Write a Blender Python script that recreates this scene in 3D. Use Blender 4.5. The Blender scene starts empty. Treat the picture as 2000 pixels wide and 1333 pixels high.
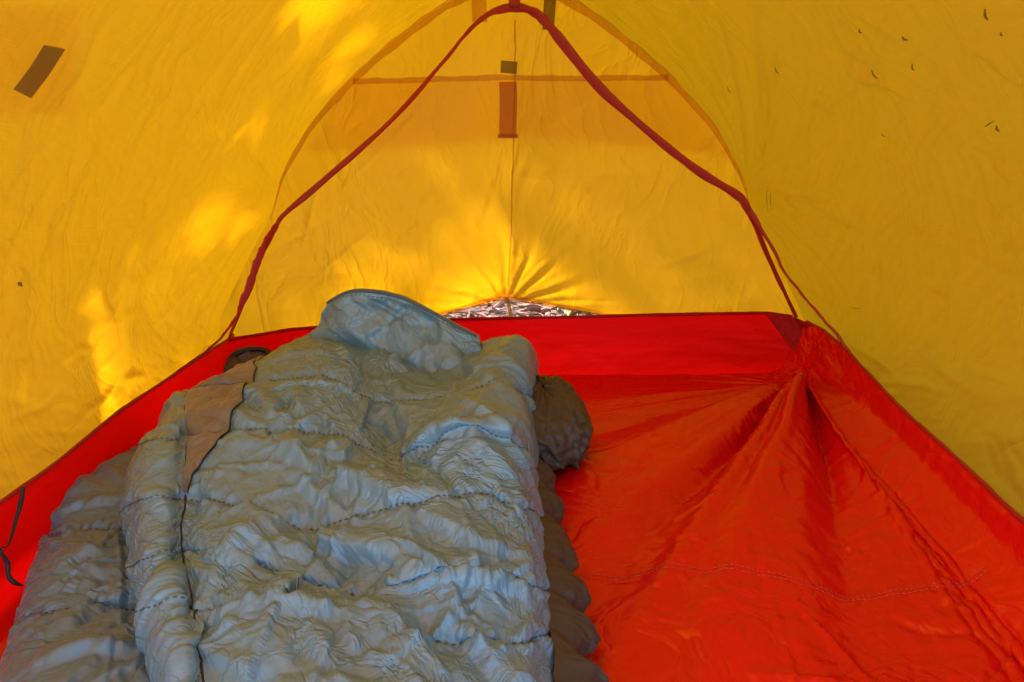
import bpy, bmesh, math, random
import numpy as np
from mathutils import Vector, Matrix

rng = np.random.default_rng(7)
random.seed(7)
SC = bpy.context.scene
COL = SC.collection

# ------------------------------------------------------------------ camera
CAM_Z, PITCH, FPX = 0.60, math.radians(18.9), 1444.4
cd = bpy.data.cameras.new('camera')
cd.lens = 26.0
cd.sensor_width = 36.0
cd.clip_start = 0.01
cd.clip_end = 3000
cam = bpy.data.objects.new('camera', cd)
cam.location = (0, 0, CAM_Z)
cam.rotation_euler = (math.radians(90) - PITCH, 0, 0)
COL.objects.link(cam)
SC.camera = cam

# ------------------------------------------------------------------ world + sun
SUN_VEC = Vector((-0.70, 0.30, 0.65)).normalized()          # towards the sun
elev = math.asin(SUN_VEC.z)
azim = math.atan2(SUN_VEC.x, SUN_VEC.y)
world = bpy.data.worlds.new('World')
SC.world = world
world.use_nodes = True
wn = world.node_tree
bg = wn.nodes['Background']
sky = wn.nodes.new('ShaderNodeTexSky')
sky.sky_type = 'NISHITA'
sky.sun_disc = False
sky.sun_elevation = elev
sky.sun_rotation = azim
wn.links.new(sky.outputs[0], bg.inputs[0])
bg.inputs[1].default_value = 0.15
sd = bpy.data.lights.new('sun', 'SUN')
sd.energy = 4.6
sd.angle = math.radians(0.53)
sd.color = (1.0, 0.95, 0.87)
sun = bpy.data.objects.new('sun', sd)
sun.rotation_euler = SUN_VEC.to_track_quat('Z', 'Y').to_euler()
sun.location = (-4, 2, 5)
COL.objects.link(sun)
SC.view_settings.view_transform = 'Standard'
SC.view_settings.look = 'None'
SC.view_settings.gamma = 1
SC.view_settings.use_curve_mapping = False
SC.view_settings.exposure = 2.6
SC.cycles.use_denoising = True
SC.cycles.max_bounces = 8
SC.cycles.diffuse_bounces = 5
SC.cycles.transmission_bounces = 4
SC.cycles.transparent_max_bounces = 12
SC.cycles.sample_clamp_indirect = 6.0

# ------------------------------------------------------------------ pixel helpers (directions only; depth comes from a height or a plane)
def ray(px, py):
    x = (px - 1000) / FPX
    u = (666.5 - py) / FPX
    return np.array([x, math.cos(PITCH) + u * math.sin(PITCH), -math.sin(PITCH) + u * math.cos(PITCH)])
def at_z(px, py, z):
    d = ray(px, py)
    return d * ((z - CAM_Z) / d[2]) + np.array([0, 0, CAM_Z])
def at_y(px, py, y):
    d = ray(px, py)
    return d * (y / d[1]) + np.array([0, 0, CAM_Z])
def at_x(px, py, x):
    d = ray(px, py)
    return d * (x / d[0]) + np.array([0, 0, CAM_Z])

# ------------------------------------------------------------------ numeric helpers
def noise2(u, v, seed=0):
    """smooth value noise, about -1..1"""
    r = np.random.default_rng(seed).uniform(-1, 1, (64, 64))
    iu, iv = np.floor(u).astype(int), np.floor(v).astype(int)
    fu, fv = u - iu, v - iv
    fu = fu * fu * fu * (fu * (fu * 6 - 15) + 10)
    fv = fv * fv * fv * (fv * (fv * 6 - 15) + 10)
    g = lambda a, b: r[a % 64, b % 64]
    return (g(iu, iv) * (1 - fu) * (1 - fv) + g(iu + 1, iv) * fu * (1 - fv)
            + g(iu, iv + 1) * (1 - fu) * fv + g(iu + 1, iv + 1) * fu * fv)
def fbm(u, v, seed=0, oct=4, ridged=False):
    out = np.zeros_like(u); a = 1.0; tot = 0
    for k in range(oct):
        n = noise2(u * 2 ** k + 3.1 * k, v * 2 ** k + 7.7 * k, seed + k)
        out += a * ((1 - np.abs(n) * 2) if ridged else n)
        tot += a; a *= 0.5
    return out / tot
def catmull(ctrl, n, axis):
    """resample control points with a Catmull-Rom spline along an axis"""
    c = np.moveaxis(np.asarray(ctrl, float), axis, 0)
    m = c.shape[0]
    c = np.concatenate([2 * c[:1] - c[1:2], c, 2 * c[-1:] - c[-2:-1]])
    t = np.linspace(0, m - 1, n)
    i = np.minimum(t.astype(int), m - 2)
    f = (t - i).reshape((-1,) + (1,) * (c.ndim - 1))
    p0, p1, p2, p3 = c[i], c[i + 1], c[i + 2], c[i + 3]
    r = 0.5 * (2 * p1 + (p2 - p0) * f + (2 * p0 - 5 * p1 + 4 * p2 - p3) * f ** 2 + (3 * p1 - p0 - 3 * p2 + p3) * f ** 3)
    return np.moveaxis(r, 0, axis)
def normals(P, up=(0, 0, 1)):
    du = np.gradient(P, axis=1); dv = np.gradient(P, axis=0)
    n = np.cross(du, dv)
    n /= np.linalg.norm(n, axis=2, keepdims=True) + 1e-9
    if (n @ np.array(up)).mean() < 0: n = -n
    return n
def blur(A, k=1):
    for _ in range(k):
        p = np.pad(A, ((1, 1), (1, 1)) + ((0, 0),) * (A.ndim - 2), 'edge')
        A = (p[:-2, 1:-1] + p[2:, 1:-1] + p[1:-1, :-2] + p[1:-1, 2:] + 4 * p[1:-1, 1:-1]) / 8
    return A
def _con(P, A, B, L, k):
    a, b = P[A], P[B]
    d = b - a
    l = np.sqrt((d * d).sum(2)) + 1e-9
    d *= (0.5 * k * (l - L) / l)[..., None]
    P[A] = a + d; P[B] = b - d
def relax(P, lu, lv, iters, step, bend=0.06, shear=0.35):
    """let a cloth grid settle: rest lengths lu (along axis 1) and lv (axis 0); step(P, it) applies pressure, pins and contact"""
    P = P.astype(np.float32); lu = lu.astype(np.float32); lv = lv.astype(np.float32)
    S = slice
    dg = np.sqrt(lu[:-1] ** 2 + lv[:, :-1] ** 2)
    n0, n1 = P.shape[:2]
    for it in range(iters):
        for o in (0, 1):
            m = (n1 - 1 - o + 1) // 2
            a = S(o, o + 2 * m, 2); b = S(o + 1, o + 1 + 2 * m, 2)
            _con(P, (S(None), a), (S(None), b), lu[:, a], 1.0)
            m = (n0 - 1 - o + 1) // 2
            a = S(o, o + 2 * m, 2); b = S(o + 1, o + 1 + 2 * m, 2)
            _con(P, (a,), (b,), lv[a], 1.0)
            _con(P, (a, S(0, n1 - 1)), (b, S(1, n1)), dg[a], shear)
            _con(P, (a, S(1, n1)), (b, S(0, n1 - 1)), dg[a], shear)
        if bend:
            L = np.zeros_like(P)
            L[1:-1, 1:-1] = P[:-2, 1:-1] + P[2:, 1:-1] + P[1:-1, :-2] + P[1:-1, 2:] - 4 * P[1:-1, 1:-1]
            P[2:-2, 2:-2] -= bend * 0.25 * (L[1:-3, 2:-2] + L[3:-1, 2:-2] + L[2:-2, 1:-3] + L[2:-2, 3:-1] - 4 * L[2:-2, 2:-2])
        step(P, it)
    return P.astype(float)
def lens(P):
    return np.linalg.norm(P[:, 1:] - P[:, :-1], axis=2), np.linalg.norm(P[1:] - P[:-1], axis=2)

def crumple(x, y, size, seed, aniso=1.6, ang=None):
    """folded-paper relief: flat facets meeting in crisp creases, about 0..1"""
    r = np.random.default_rng(seed)
    x0, x1, y0, y1 = x.min() - size, x.max() + size, y.min() - size, y.max() + size
    cnt = max(12, int((x1 - x0) * (y1 - y0) / size ** 2))
    best = np.full(x.shape, 9e9, np.float32)
    X, Y = x.astype(np.float32), y.astype(np.float32)
    for k in range(cnt):
        cx, cy = r.uniform(x0, x1), r.uniform(y0, y1)
        a = r.uniform(0, math.pi) if ang is None else r.normal(ang, .45)
        s_ = r.uniform(.8, 1.25)
        ca, sa = math.cos(a), math.sin(a)
        R_ = 3.2 * size
        m = (np.abs(X - cx) < R_) & (np.abs(Y - cy) < R_)
        if not m.any(): continue
        p = (X[m] - cx) * ca + (Y[m] - cy) * sa; q = -(X[m] - cx) * sa + (Y[m] - cy) * ca
        d = np.maximum(np.abs(p) / aniso + .35 * np.abs(q), np.abs(q) * aniso * .8 + .2 * np.abs(p)) * s_ / size
        best[m] = np.minimum(best[m], d)
    return np.clip(best, 0, 1.6).astype(float)

def crease_line(x, y, pts, amp, wid, soft=.25, steep=1.0):
    """a sharp fold along a polyline: planar flanks, crisp crest, one flank steeper"""
    out = np.zeros(x.shape)
    pts = np.asarray(pts, float)
    seg = np.linalg.norm(np.diff(pts, axis=0), axis=1); tot = seg.sum(); run = 0
    bd = np.full(x.shape, 9.0); bs = np.zeros(x.shape); bw = np.zeros(x.shape)
    for k in range(len(seg)):
        a, d = pts[k], pts[k + 1] - pts[k]
        w = np.clip(((x - a[0]) * d[0] + (y - a[1]) * d[1]) / (seg[k] ** 2 + 1e-12), 0, 1)
        ex_, ey_ = x - a[0] - w * d[0], y - a[1] - w * d[1]
        ds = np.hypot(ex_, ey_)
        m = ds < bd
        bd = np.where(m, ds, bd); bs = np.where(m, np.sign(d[0] * ey_ - d[1] * ex_), bs); bw = np.where(m, (run + w * seg[k]) / tot, bw)
        run += seg[k]
    ww = wid * np.where(bs > 0, 1.0, steep)
    q = np.sqrt((bd / ww) ** 2 + (soft * .3) ** 2)
    return amp * np.clip(1 - q, 0, 1) * np.sin(np.pi * np.clip(bw, .002, .998)) ** .55
def creases(x, y, n, seed, lmin, lmax, wmin, wmax, amin, amax, ang=None, spread=.5):
    """a scatter of short crisp folds"""
    r = np.random.default_rng(seed)
    out = np.zeros(x.shape)
    fx, fy, fo = x.ravel(), y.ravel(), out.ravel()
    for k in range(n):
        cx, cy = r.uniform(x.min(), x.max()), r.uniform(y.min(), y.max())
        a = r.uniform(0, math.pi) if ang is None or r.random() < .3 else r.normal(ang, spread)
        L = r.uniform(lmin, lmax); w = r.uniform(wmin, wmax); bend_ = r.normal(0, .25)
        R_ = L * .6 + w * 1.5
        i = np.nonzero((np.abs(fx - cx) < R_) & (np.abs(fy - cy) < R_))[0]
        if not len(i): continue
        p0 = (cx - math.cos(a) * L / 2, cy - math.sin(a) * L / 2); p2 = (cx + math.cos(a + bend_) * L / 2, cy + math.sin(a + bend_) * L / 2)
        fo[i] += crease_line(fx[i], fy[i], [p0, (cx, cy), p2], r.choice([1, 1, -1]) * r.uniform(amin, amax) * min(1, L / .05), w, .3, r.uniform(.35, 1.0))
    return fo.reshape(x.shape)

# ------------------------------------------------------------------ object helpers
def tag(o, label=None, cat=None, group=None, kind=None):
    for k, v in (('label', label), ('category', cat), ('group', group), ('kind', kind)):
        if v: o[k] = v
    return o
def empty(name, loc, label, cat, group=None):
    o = bpy.data.objects.new(name, None)
    o.location = loc
    o.empty_display_size = 0.1
    COL.objects.link(o)
    return tag(o, label, cat, group)
def link(name, me, mat, parent=None):
    o = bpy.data.objects.new(name, me)
    if mat: me.materials.append(mat)
    COL.objects.link(o)
    if parent:
        o.parent = parent
        if not parent.parent: o.matrix_parent_inverse = Matrix.Translation(-Vector(parent.location))   # coordinates are given in world space
    return o
def raw(name, verts, faces, mat, parent=None, smooth=False):
    me = bpy.data.meshes.new(name)
    me.from_pydata([tuple(v) for v in verts], [], faces)
    me.update()
    if smooth: me.polygons.foreach_set('use_smooth', [True] * len(me.polygons))
    return link(name, me, mat, parent)
def grid_obj(name, P, mat, parent=None, uv=None, flip=False, thick=0.0, wrap=False):
    h, w = P.shape[:2]
    idx = np.arange(h * w).reshape(h, w)
    if wrap: idx = np.concatenate([idx, idx[:, :1]], 1)
    q = np.stack([idx[:-1, :-1], idx[:-1, 1:], idx[1:, 1:], idx[1:, :-1]], -1).reshape(-1, 4)
    if flip: q = q[:, ::-1]
    me = bpy.data.meshes.new(name)
    me.vertices.add(h * w)
    me.vertices.foreach_set('co', P.reshape(-1).astype(np.float32))
    me.loops.add(q.size); me.loops.foreach_set('vertex_index', q.reshape(-1).astype(np.int32))
    me.polygons.add(len(q))
    me.polygons.foreach_set('loop_start', np.arange(0, q.size, 4, dtype=np.int32))
    me.polygons.foreach_set('use_smooth', np.ones(len(q), bool))
    if uv is None:
        a, b = lens(P)
        uu = np.concatenate([[0], np.cumsum(a.mean(0))]); vv = np.concatenate([[0], np.cumsum(b.mean(1))])
        U, V = np.meshgrid(uu, vv)
        uv = np.stack([U, V], -1)
    if not wrap:
        lay = me.uv_layers.new(name='UVMap')
        lay.data.foreach_set('uv', uv.reshape(-1, 2)[q.reshape(-1)].reshape(-1).astype(np.float32))
    me.update(calc_edges=True)
    me.validate()
    o = link(name, me, mat, parent)
    if thick:
        m = o.modifiers.new('thickness', 'SOLIDIFY'); m.thickness = thick; m.offset = -1
    return o
def resample(pts, n):
    pts = np.asarray(pts, float)
    return catmull(pts, n, 0)
def ribbon(name, pts, width, mat, parent, face=(0, -1, 0), thick=0.0016, n=None, wob=0.0, twist=None, seed=0):
    """a flat tape with thickness along a curve; face = the way its flat side looks"""
    n = n or 6 * len(pts)
    C = resample(pts, n)
    T = np.gradient(C, axis=0); T /= np.linalg.norm(T, axis=1, keepdims=True)
    N = np.tile(np.array(face, float), (n, 1))
    if twist is not None:
        N = N + resample(twist, n)
    S = np.cross(T, N); S /= np.linalg.norm(S, axis=1, keepdims=True)
    N = np.cross(S, T)
    r = np.random.default_rng(seed)
    wv = np.asarray(width, float) * np.ones(n) if np.ndim(width) == 0 else np.interp(np.linspace(0, 1, n), np.linspace(0, 1, len(width)), width)
    t = np.linspace(0, 1, n)
    if wob:
        for f in (5, 11, 23):
            C = C + (S * np.sin(2 * math.pi * (f * t + r.random()))[:, None] + N * np.sin(2 * math.pi * (f * 1.3 * t + r.random()))[:, None]) * wob / f * 5
            wv = wv * (1 + 0.08 * np.sin(2 * math.pi * (f * t + r.random())))
    prof = []
    for a, b in ((-.5, 0), (-.46, .5), (-.2, .75), (0, .65), (.2, .75), (.46, .5), (.5, 0), (.3, -.5), (-.3, -.5)):
        prof.append(C + S * (a * wv)[:, None] + N * (b * thick))
    P = np.stack(prof, 1)
    return grid_obj(name, P, mat, parent, wrap=True)
def tube(name, pts, r, mat, parent=None, sides=6, n=None):
    n = n or 5 * len(pts)
    C = resample(pts, n)
    T = np.gradient(C, axis=0); T /= np.linalg.norm(T, axis=1, keepdims=True) + 1e-9
    ref = np.array([0.13, 0.21, 1.0]) if abs(T[:, 2]).mean() < .8 else np.array([1.0, .1, .2])
    S = np.cross(T, ref); S /= np.linalg.norm(S, axis=1, keepdims=True)
    N = np.cross(S, T)
    rr = np.asarray(r, float) * np.ones(n) if np.ndim(r) == 0 else np.interp(np.linspace(0, 1, n), np.linspace(0, 1, len(r)), r)
    ang = np.linspace(0, 2 * math.pi, sides, endpoint=False)
    P = C[:, None] + rr[:, None, None] * (np.cos(ang)[None, :, None] * S[:, None] + np.sin(ang)[None, :, None] * N[:, None])
    return grid_obj(name, P, mat, parent, wrap=True)
def sample_grid(P, u, v):
    """bilinear sample at fractional grid indices u (axis 1), v (axis 0)"""
    h, w = P.shape[:2]
    u = np.clip(u, 0, w - 1.001); v = np.clip(v, 0, h - 1.001)
    i, j = v.astype(int), u.astype(int)
    a, b = (v - i)[..., None], (u - j)[..., None]
    return (P[i, j] * (1 - a) * (1 - b) + P[i, j + 1] * (1 - a) * b + P[i + 1, j] * a * (1 - b) + P[i + 1, j + 1] * a * b)
def stitches(name, line, nor, mat, parent, length=0.0045, gap=0.0035, r=0.0007, lift=0.0008, side=0.0):
    """short raised threads along a polyline on the cloth, one joined part"""
    d = np.linalg.norm(np.diff(line, axis=0), axis=1)
    s = np.concatenate([[0], np.cumsum(d)])
    V, Fc = [], []
    x = 0.0
    at = lambda q, A: np.array([np.interp(q, s, A[:, k]) for k in range(3)])
    while x + length < s[-1]:
        a, b = at(x, line), at(x + length, line)
        nn = at(x + length / 2, nor); nn /= np.linalg.norm(nn)
        t = b - a; t /= np.linalg.norm(t) + 1e-9
        sd_ = np.cross(t, nn)
        m = (a + b) / 2 + nn * (lift + r * .8); a = a + nn * lift * .2; b = b + nn * lift * .2
        base = len(V)
        for p, k in ((a, .6), (m, 1), (b, .6)):
            V += [p + sd_ * (r * k + side), p + nn * r * k + sd_ * side, p - sd_ * (r * k - side), p - nn * r * k + sd_ * side]
        for q in (0, 4):
            for c in range(4):
                Fc.append((base + q + c, base + q + (c + 1) % 4, base + q + 4 + (c + 1) % 4, base + q + 4 + c))
        Fc += [(base, base + 1, base + 2, base + 3), (base + 11, base + 10, base + 9, base + 8)]
        x += length + gap
    o = raw(name, V, Fc, mat, parent, True)
    o['kind'] = 'stuff'
    return o

# ------------------------------------------------------------------ materials
class NT:
    def __init__(s, name):
        s.m = bpy.data.materials.new(name); s.m.use_nodes = True
        s.t = s.m.node_tree; s.t.nodes.clear()
        s.out = s.t.nodes.new('ShaderNodeOutputMaterial')
    def n(s, typ, **kw):
        nd = s.t.nodes.new('ShaderNode' + typ)
        for k, v in kw.items():
            if k[0] == '_': setattr(nd, k[1:], v)
            elif k in nd.inputs: s.put(nd.inputs[k], v)
        return nd
    def put(s, sock, v):
        if isinstance(v, bpy.types.NodeSocket): s.t.links.new(v, sock)
        else: sock.default_value = v
    def math(s, op, a, b=0.0, c=0.0):
        nd = s.t.nodes.new('ShaderNodeMath'); nd.operation = op
        s.put(nd.inputs[0], a); s.put(nd.inputs[1], b); s.put(nd.inputs[2], c)
        return nd.outputs[0]
    def coord(s, kind='UV', scale=(1, 1, 1), rot=(0, 0, 0), loc=(0, 0, 0)):
        tc = s.t.nodes.new('ShaderNodeTexCoord'); mp = s.t.nodes.new('ShaderNodeMapping')
        s.put(mp.inputs['Vector'], tc.outputs[kind])
        mp.inputs['Scale'].default_value = scale; mp.inputs['Rotation'].default_value = rot; mp.inputs['Location'].default_value = loc
        return mp.outputs[0]
    def noise(s, vec, scale, detail=4, rough=.5, dist=0.0, typ='FBM'):
        nd = s.t.nodes.new('ShaderNodeTexNoise'); nd.noise_type = typ; nd.normalize = True if typ == 'FBM' else False
        s.put(nd.inputs['Vector'], vec)
        for k, v in (('Scale', scale), ('Detail', detail), ('Roughness', rough), ('Distortion', dist)):
            if k in nd.inputs: nd.inputs[k].default_value = v
        return nd.outputs[0]
    def ramp(s, f, stops):
        nd = s.t.nodes.new('ShaderNodeValToRGB'); s.put(nd.inputs[0], f)
        e = nd.color_ramp.elements
        while len(e) < len(stops): e.new(.5)
        for q, (p, c) in zip(e, stops): q.position = p; q.color = (*c, 1)
        return nd.outputs[0]
    def bump(s, h, dist, strength=1.0, normal=None):
        nd = s.t.nodes.new('ShaderNodeBump'); s.put(nd.inputs['Height'], h)
        nd.inputs['Distance'].default_value = dist; nd.inputs['Strength'].default_value = strength
        if normal: s.put(nd.inputs['Normal'], normal)
        return nd.outputs[0]
    def mixc(s, f, a, b):
        nd = s.t.nodes.new('ShaderNodeMix'); nd.data_type = 'RGBA'
        s.put(nd.inputs[0], f); s.put(nd.inputs[6], a if isinstance(a, bpy.types.NodeSocket) else (*a, 1)); s.put(nd.inputs[7], b if isinstance(b, bpy.types.NodeSocket) else (*b, 1))
        return nd.outputs[2]
    def done(s, sh):
        s.t.links.new(sh, s.out.inputs[0]); return s.m

def crinkle(nt, vec, scale, dist=.6):
    """sharp random creases of thin coated nylon"""
    a = nt.noise(vec, scale, 3, .6, dist)
    a = nt.math('ABSOLUTE', nt.math('SUBTRACT', a, .5))
    return nt.math('POWER', a, .7)

def fabric(name, col, trans_col=None, trans=0.5, rough=.45, spec=.4, crs=9, crd=.006, stretch=(1, 1, 1), rot=0.0, weave=0, wstr=.00005, cvar=.12, sheen=0.0, coat=0.0, direct=0.0, mask_scale=1.6, tint=None, thread=False):
    nt = NT(name)
    uv = nt.coord('UV', stretch, (0, 0, rot))
    plain = nt.coord('UV')
    h = crinkle(nt, uv, crs)
    msk = nt.ramp(nt.noise(plain, mask_scale, 1), [(.35, (.25,) * 3), (.65, (1,) * 3)])
    h = nt.math('MULTIPLY', h, msk)
    nrm = nt.bump(h, crd)
    thr = None
    if thread:
        t1 = nt.noise(nt.coord('UV', (420, 14, 1)), 1.0, 1); t2 = nt.noise(nt.coord('UV', (14, 420, 1)), 1.0, 1)
        thr = nt.math('ADD', t1, t2)
        nrm = nt.bump(thr, .0006, .6, nrm)
    if weave:
        wv = nt.n('TexWave', Vector=plain, Scale=weave / 20, **{'Distortion': 1.2, 'Detail': 1.0})
        wv2 = nt.n('TexWave', _bands_direction='Y', Vector=plain, Scale=weave / 20, **{'Distortion': 1.2, 'Detail': 1.0})
        nrm = nt.bump(nt.math('ADD', wv.outputs['Fac'], wv2.outputs['Fac']), wstr, 1.0, nrm)
    var = nt.noise(plain, 5.0, 2, .6)
    c = nt.mixc(var, tuple(x * (1 - cvar) for x in col), tuple(min(1, x * (1 + cvar)) for x in col))
    p = nt.n('BsdfPrincipled', **{'Base Color': c, 'Roughness': rough, 'Specular IOR Level': spec, 'Normal': nrm, 'Coat Weight': coat, 'Coat Roughness': rough * .8, 'Coat Normal': nrm, 'Sheen Weight': sheen, 'Sheen Roughness': .35})
    if not trans_col: return nt.done(p.outputs[0])
    tc = nt.mixc(var, tuple(x * (1 - cvar) for x in trans_col), tuple(min(1, x * (1 + cvar * .6)) for x in trans_col))
    if thr:
        tc = nt.mixc(nt.math('MULTIPLY', thr, .5), tuple(x * .80 for x in trans_col), tuple(x * 1.20 for x in trans_col))
    tr = nt.n('BsdfTranslucent', Color=tc, Normal=nrm)
    mx = nt.n('MixShader', Fac=trans); nt.put(mx.inputs[1], p.outputs[0]); nt.put(mx.inputs[2], tr.outputs[0])
    sh = mx.outputs[0]
    if direct:
        tp = nt.n('BsdfTransparent', Color=(*(tint or (.95, .55, .03)), 1))
        m2 = nt.n('MixShader', Fac=direct); nt.put(m2.inputs[1], sh); nt.put(m2.inputs[2], tp.outputs[0])
        sh = m2.outputs[0]
    return nt.done(sh)

YEL_D, YEL_T = (.55, .25, .004), (.40, .176, .0008)
M = {}
M['fly_left'] = fabric('fly_nylon_slope', YEL_D, YEL_T, .62, .5, .12, 6, .016, (.8, 1.5, 1), .5, thread=True)
M['fly_right'] = fabric('fly_nylon_soft', YEL_D, YEL_T, .62, .5, .12, 5, .014, (.8, 1.4, 1), -.55, thread=True)
M['fly_end'] = fabric('fly_nylon_end', YEL_D, YEL_T, .62, .5, .12, 6, .020, (1.6, .8, 1), .3, thread=True)
M['fly_seam'] = fabric('fly_seam_tape', (.45, .19, .006), (.36, .16, .0012), .62, .5, .3, 20, .002, direct=.86, tint=(.95, .80, .5))
M['fly_hood'] = fabric('fly_hood_cloth', (.45, .20, .006), (.40, .16, .0012), .62, .5, .3, 6, .003, direct=.84, tint=(.99, .80, .45))
M['fly_patch'] = fabric('fly_patch_cloth', (.45, .20, .006), (.40, .16, .0012), .62, .5, .3, 6, .003, direct=.93, tint=(1, .86, .6))
M['web'] = fabric('shade_toned_webbing', (.17, .11, .02), (.12, .065, .004), .4, .75, .2, 40, .001, direct=.6, tint=(.74, .66, .4))  # grey tabs coloured olive like their shadow through the fly
M['web_orange'] = fabric('orange_webbing', (.42, .17, .006), (.30, .11, .001), .6, .7, .2, 40, .001, direct=.7, tint=(.95, .7, .3))
M['tub'] = fabric('red_groundsheet', (.68, .0026, .0020), (.5, .003, .002), .15, .29, .6, 12, .010, cvar=.10)
M['tub_wall'] = fabric('red_tub_wall', (.80, .004, .003), (.98, .002, .001), .6, .55, .12, 6, .007, cvar=.06)
M['tub_patch'] = fabric('red_double_patch', (.34, .008, .006), (.25, .002, .002), .15, .6, .05, 9, .010, cvar=.1)
M['tape'] = fabric('red_binding_tape', (.38, .014, .007), (.34, .02, .003), .22, .6, .3, 60, .0015, cvar=.2)
M['bag'] = fabric('blue_grey_quilt', (.118, .212, .268), None, 0, .38, .55, 26, .011, cvar=.10, mask_scale=4)
M['bag_under'] = fabric('grey_green_quilt', (.088, .140, .165), None, 0, .42, .6, 10, .016, (1, 1.8, 1), .3, cvar=.12, sheen=.15, mask_scale=4)
M['brown'] = fabric('tan_lining_panel', (.145, .120, .095), None, 0, .45, .5, 16, .010, cvar=.12, sheen=.15)
M['lining'] = fabric('brown_lining', (.058, .042, .028), None, 0, .55, .3, 9, .010, cvar=.15)
M['needle'] = fabric('needle_shadow_brown', (.13, .075, .02), None, 0, .7, .2, 60, .0004)  # brown of a needle's shadow through the cloth
M['thread'] = fabric('quilt_thread', (.075, .095, .11), None, 0, .8, .2, 50, .0004, weave=0)
M['red_thread'] = fabric('pale_red_thread', (.50, .055, .03), None, 0, .6, .3, 50, .0004, weave=0)
M['dark'] = fabric('charcoal_foam', (.035, .033, .034), None, 0, .6, .35, 14, .006)
M['gear'] = fabric('dark_brown_canvas', (.075, .055, .045), None, 0, .6, .3, 14, .010)
M['black'] = fabric('black_cord', (.018, .014, .014), None, 0, .6, .3, 60, .001, weave=0)
M['brass'] = NT('brass'); _p = M['brass'].n('BsdfPrincipled', **{'Base Color': (.75, .55, .2, 1), 'Metallic': 1.0, 'Roughness': .25}); M['brass'] = M['brass'].done(_p.outputs[0])
def gauze():
    nt = NT('sheer_gauze')
    uv = nt.coord('UV')
    f = nt.math('MULTIPLY_ADD', nt.noise(uv, 2.5, 1), .06, .045)
    d = nt.n('BsdfDiffuse', Color=(.80, .62, .34, 1)); t = nt.n('BsdfTranslucent', Color=(.85, .66, .36, 1))
    m1 = nt.n('MixShader', Fac=.5); nt.put(m1.inputs[1], d.outputs[0]); nt.put(m1.inputs[2], t.outputs[0])
    tp = nt.n('BsdfTransparent')
    m = nt.n('MixShader', Fac=f); nt.put(m.inputs[1], tp.outputs[0]); nt.put(m.inputs[2], m1.outputs[0])
    return nt.done(m.outputs[0])
M['gauze'] = gauze()
def earth():
    nt = NT('forest_floor')
    c = nt.coord('Object')
    a = nt.noise(c, 14, 8, .65)
    col = nt.ramp(a, [(.3, (.09, .055, .042)), (.5, (.16, .10, .08)), (.7, (.21, .14, .115))])
    p = nt.n('BsdfPrincipled', **{'Base Color': col, 'Roughness': .9, 'Specular IOR Level': .2, 'Normal': nt.bump(nt.noise(c, 40, 8, .7), .02)})
    return nt.done(p.outputs[0])
M['earth'] = earth()
def litter():
    nt = NT('dry_litter')
    g = nt.n('NewGeometry')
    col = nt.ramp(g.outputs['Random Per Island'], [(0, (.12, .070, .052)), (.3, (.20, .105, .083)), (.7, (.25, .138, .112)), (.95, (.22, .125, .09)), (1, (.15, .20, .04))])
    p = nt.n('BsdfPrincipled', **{'Base Color': col, 'Roughness': .9, 'Specular IOR Level': .05})
    return nt.done(p.outputs[0])
M['litter'] = litter()
def leaf():
    nt = NT('tree_leaf')
    g = nt.n('NewGeometry')
    col = nt.ramp(g.outputs['Random Per Island'], [(0, (.035, .07, .015)), (1, (.10, .14, .03))])
    p = nt.n('BsdfPrincipled', **{'Base Color': col, 'Roughness': .5})
    t = nt.n('BsdfTranslucent', Color=(.12, .2, .02, 1))
    m = nt.n('MixShader', Fac=.35); nt.put(m.inputs[1], p.outputs[0]); nt.put(m.inputs[2], t.outputs[0])
    return nt.done(m.outputs[0])
M['leaf'] = leaf()
def bark():
    nt = NT('bark')
    c = nt.coord('Object', (1, 1, .25))
    a = nt.noise(c, 22, 6, .6)
    p = nt.n('BsdfPrincipled', **{'Base Color': nt.ramp(a, [(.3, (.06, .045, .035)), (.7, (.20, .15, .115))]), 'Roughness': .9, 'Normal': nt.bump(a, .03)})
    return nt.done(p.outputs[0])
M['bark'] = bark()

# ------------------------------------------------------------------ ground outside
n = 60
gx = np.concatenate([-np.geomspace(600, 3.2, 14), np.linspace(-3, 3, 61), np.geomspace(3.2, 600, 14)])
gy = np.concatenate([-np.geomspace(600, 1.3, 14), np.linspace(-1, 5, 61), np.geomspace(5.3, 600, 14)])
GX, GY = np.meshgrid(gx, gy)
far = np.clip((np.hypot(GX, GY - 1) - 1.6) / 3, 0, 1)
GZ = -.022 + .018 * fbm(GX * 1.3, GY * 1.3, 40) * (1 + 3 * far) * np.clip((np.hypot(GX / 1.1, (GY - .8)) - .75) / .4, 0, 1)
ground = grid_obj('ground', np.stack([GX, GY, GZ], -1), M['earth'])
tag(ground, 'pale brown forest floor with dry litter around the tent', kind='structure')

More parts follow.
